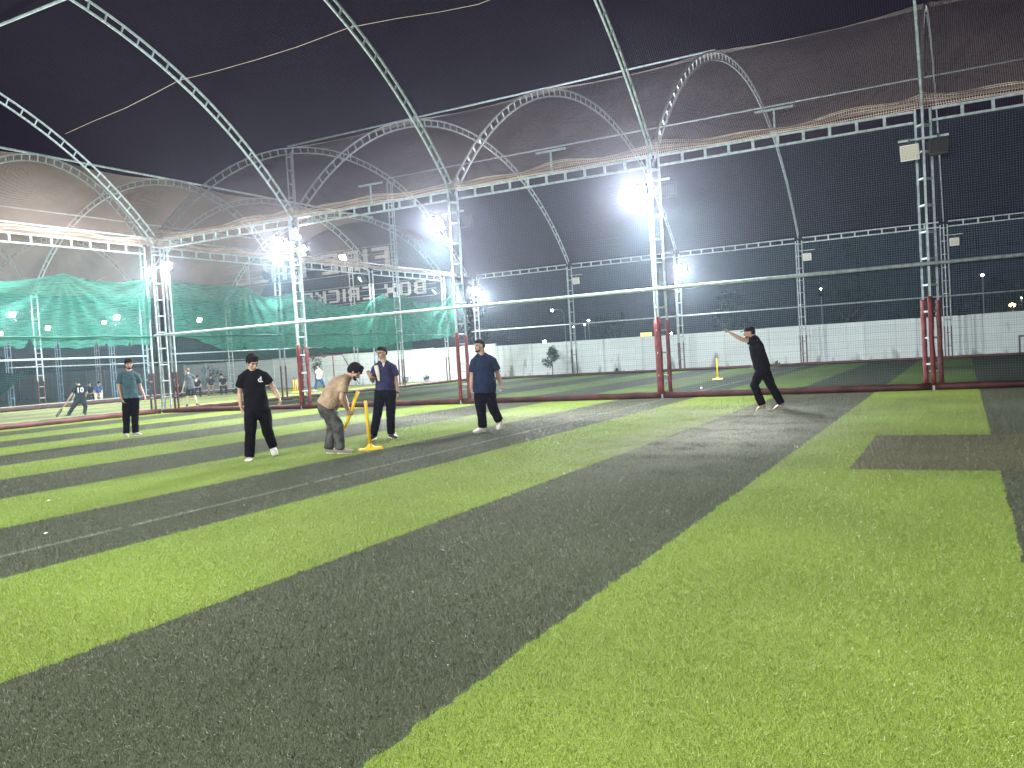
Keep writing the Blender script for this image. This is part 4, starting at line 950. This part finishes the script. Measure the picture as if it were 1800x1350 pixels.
# man in a cream shirt far back
person('man in a cream shirt and blue jeans striding by the far white wall', (-33.83, 38.51, 0), .721, dict(
    head=(.075,0,1.43), face=(-.6,-.6,.1), neck=(.10,0,1.27), shL=(-.03,0,1.19), shR=(.25,0,1.19), elL=(-.06,-.1,.95), elR=(.30,.03,.92), wrL=(-.06,-.25,1.0), wrR=(.28,.06,.70), hdL=(-.3,-.4,.6), hdR=(0,0,-1),
    hipL=(.02,0,.72), hipR=(.18,0,.72), hem=(.10,0,.72), mid=(.11,0,.98), knL=(-.08,0,.42), knR=(.31,0,.42), anL=(-.145,0,.085), anR=(.42,.05,.15), toL=(-.30,-.06,.022), toR=(.52,-.03,.05)), W=.95, shirt=CREAM, pants=BLUEJ, shoes=SHOEW, hair='thick', beard=1.0, vox=.010)
def seated(label, loc, rz, shirt, pants, sk=None, lean=0.0, hairm=None, fx=0.0, h=.45, hair='thick'):
    return person(label, loc, rz, dict(head=(fx*.1,-.04-lean,h+.76), face=(fx,-1,-.3), neck=(0,-.02-lean*.8,h+.60), shL=(-.17,-.02-lean*.7,h+.53), shR=(.17,-.02-lean*.7,h+.53), chestdir=(0,-1,0), elL=(-.22,-.10,h+.28), elR=(.22,-.10,h+.28),
        wrL=(-.12,-.32,h+.18), wrR=(.12,-.32,h+.18), hdL=(.4,-.6,-.2), hdR=(-.4,-.6,-.2), hipL=(-.09,.03,h+.08), hipR=(.09,.03,h+.08), hem=(0,.0,h+.08), mid=(0,.01,h+.34),
        knL=(-.15,-.42,h+.10), knR=(.15,-.42,h+.10), anL=(-.15,-.40,.085), anR=(.15,-.42,.085), toL=(-.17,-.58,.022), toR=(.17,-.60,.022)), W=1.0, skin=sk, shirt=shirt, pants=pants, shoes=SHOEB, hair=hair, hairm=hairm, vox=.010, group='spectators seated along the left cage')
def chair(x, y, rz, label, m=WHITE):
    t = thing('plastic_chair', label, 'chair', (x, y, 0), rz, 'plastic chairs')
    a = MB(); a.box((0,0,.43), (.46,.44,.035)); a.build('seat', m, t)
    a = MB()
    for k in range(5): a.box((-.18+.09*k,.235,.66), (.055,.03,.38))
    a.box((0,.235,.87), (.46,.036,.06)); a.build('backrest', m, t)
    for sx in (-1, 1):
        for sy in (-1, 1):
            b = MB(); b.tube([(sx*.19,sy*.18,.413), (sx*.22,sy*.21,0)], [.022,.016], 6); b.build('leg', m, t)
        b = MB(); b.tube([(sx*.225,-.19,.43), (sx*.235,-.17,.63), (sx*.235,.2,.66)], .018, 6); b.build('armrest', m, t)
    return t
GCH = mat('grey_plastic', (.30,.33,.35), .5)
def at(bx, by, rz, lx, ly):
    return (bx+lx*math.cos(rz)-ly*math.sin(rz), by+lx*math.sin(rz)+ly*math.cos(rz))
seats = [(-46.2, 33.0, .95, 'in a blue shirt on a white chair behind the batter', fabric('royal_blue', (.03,.07,.22)), CREAM, WHITE, 'white plastic chair under the spectator in blue', 1),
         (-48.2, 33.9, .98, 'with long dark hair just right of the batter', BLACK, BLACK, WHITE, 'white plastic chair just right of the batter', -.4),
         (-42.8, 38.6, .83, 'in a dark shirt with folded arms beside the drooping shrub', fabric('plum_cloth', (.03,.02,.035)), fabric('khaki_cloth', (.25,.21,.15)), GCH, 'grey plastic chair beside the shrub', .2),
         (-41.7, 38.6, .82, 'in black turned sideways on the right hand chair', BLACK, BLACK, GCH, 'grey plastic chair, rightmost of the row', -1),
         (-41.9, 36.7, .85, 'in black half hidden by the walking player', BLACK, BLACK, GCH, 'grey plastic chair half hidden by the walking player', .5)]
for x, y, rz, lab, sh, pa, cm, cl, fx in seats:
    seated('seated spectator ' + lab, (x, y, 0), rz, sh, pa, fx=fx, lean=.06); cx_, cy_ = at(x, y, rz, 0, .02); chair(cx_, cy_, rz, cl, cm)
seated('spectator in dark clothes sitting low on the ground left of the walking player', (-42.9, 36.1, 0), .87, BLACK, BLACK, h=.12, lean=.05)
for i, (x, y, s) in enumerate([(-42.3, 40.2, 1.0), (-42.0, 41.1, .8), (-41.5, 41.4, .7)]):
    a = MB(); a.ell((0,0,.16*s), (.30*s,.20*s,.17*s), None, 14, 8); a.tube([(-.2*s,0,.22*s), (0,0,.40*s), (.2*s,0,.22*s)], .015, 6)
    o = blend(a, 'kit_bag', BLACK, None, .02, 2); o.location = (x, y, 0); tag(o, 'black kit bag on the ground, %s of three by the seated group' % ['largest and leftmost', 'middle one', 'smallest and rightmost'][i], 'bag', 'kit bags')

# stumps
def stump(x, y, rz, label, h=.82):
    t = thing('cricket_stump', label, 'stump', (x, y, 0), rz, 'yellow stumps')
    a = MB(); w, d_, q = .20, .062, .016
    a.add([(-w,-d_,0),(w,-d_,0),(w,d_,0),(-w,d_,0),(-w+q,-d_+q,.045),(w-q,-d_+q,.045),(w-q,d_-q,.045),(-w+q,d_-q,.045)], [(3,2,1,0),(4,5,6,7),(0,1,5,4),(1,2,6,5),(2,3,7,6),(3,0,4,7)])
    a.tube([(0,0,.044),(0,0,.075),(0,0,.12)], [(.085,.042),(.05,.036),(.026,.026)], 16, side=(1,0,0)); a.build('base', YEL, t)
    a = MB(); a.tube([(0,0,.10),(0,0,h-.01),(0,0,h)], [.029,.027,.022], 18); a.build('post', YEL, t, True)
    return t
st = stump(-8.66, 11.03, .75, 'yellow stump on its base, between the man in tan and the man with glasses'); st.rotation_euler = (R(0), R(-2.2), .95)
st2 = stump(-8.47, 32.53, .2, 'yellow stump standing in the second cage left of the bowler')
a = MB(); a.ell((0,0,.828), (.026,.026,.014)); a.build('cap', DARK, st2)
t = thing('stumps', 'far yellow wicket stumps with dark tops in the left cage', 'stumps', (-34.46, 37.3, 0), .75)
a = MB(); a.box((0,0,.03), (.42,.14,.06)); a.build('base', YEL, t)
for k in (-.10, 0, .10):
    a = MB(); a.tube([(k,0,.06),(k,0,.76)], .022, 8); s_ = a.build('stump', YEL, t, True)
    a = MB(); a.tube([(k,0,.76),(k,0,.80)], .023, 8); a.build('tip', DARK, s_)
# the stump in the hands of the man in tan
t = thing('cricket_stump', 'yellow stump held slanting in the hands of the man in tan', 'stump', (-9.03, 10.62, 0), .705, 'yellow stumps')
a = MB(); a.tube([V(.165,.01,.40), V(.305,.0,.74), V(.405,-.01,.985)], [.024,.028,.028], 16); a.build('post', YEL, t, True)
a = MB(); a.tube([V(.148,.01,.358), V(.165,.01,.40)], [.008,.020], 12); a.build('spike', YEL, t, True)
# small things lying about
a = MB(); a.ell((0,0,.035), (.035,.035,.035), None, 12, 8); o = a.build('ball', WHITE, None, True); o.location = (-7.3, 26.0, 0); tag(o, 'small white ball on the turf of the second cage', 'ball')
for i, (x, y, rz) in enumerate([(-9.6, 6.1, .4), (-7.55, 4.75, 1.2)]):
    a = MB(); a.add([(-.02,-.008,.03),(.02,-.006,.034),(.022,.010,.031),(-.018,.008,.036),(0,.002,.045)], [(0,1,4),(1,2,4),(2,3,4),(3,0,4)])
    o = a.build('paper_scrap', WHITE); o.location = (x, y, 0); o.rotation_euler = (0,0,rz); tag(o, ['tiny white scrap on the light stripe in the middle of the near turf', 'white v shaped scrap on the light stripe at lower left'][i], 'litter')
t = thing('cricket_bat', 'bat leaning on the red kerb left of the batter', 'cricket bat', (-46.6, 31.4, 0), .9)
a = MB(); a.tube([(0,0,.02), (.18,0,.45), (.28,0,.66)], [(.05,.02),(.055,.022),(.03,.018)], 8, side=(0,1,0)); a.build('blade', WHITE, t)
a = MB(); a.tube([(.28,0,.66), (.40,0,.95)], .018, 8); a.build('handle', BELT, t)


# ------------------------------------------------------------------ night air
def haze():
    m = bpy.data.materials.new('night_haze'); m.use_nodes = True; nt = m.node_tree; nt.nodes.clear()
    out = nt.nodes.new('ShaderNodeOutputMaterial'); v = nt.nodes.new('ShaderNodeVolumePrincipled')
    v.inputs['Color'].default_value = (.78, .82, 1, 1); v.inputs['Density'].default_value = HAZE; v.inputs['Anisotropy'].default_value = .90
    nt.links.new(v.outputs[0], out.inputs['Volume'])
    a = MB(); a.box((-40, 36, 6.5), (150, 84, 15.4)); o = a.build('haze', m); o['kind'] = 'stuff'; o['label'] = 'thin night haze glowing round the floodlights'
HAZE = 0.00055
haze()
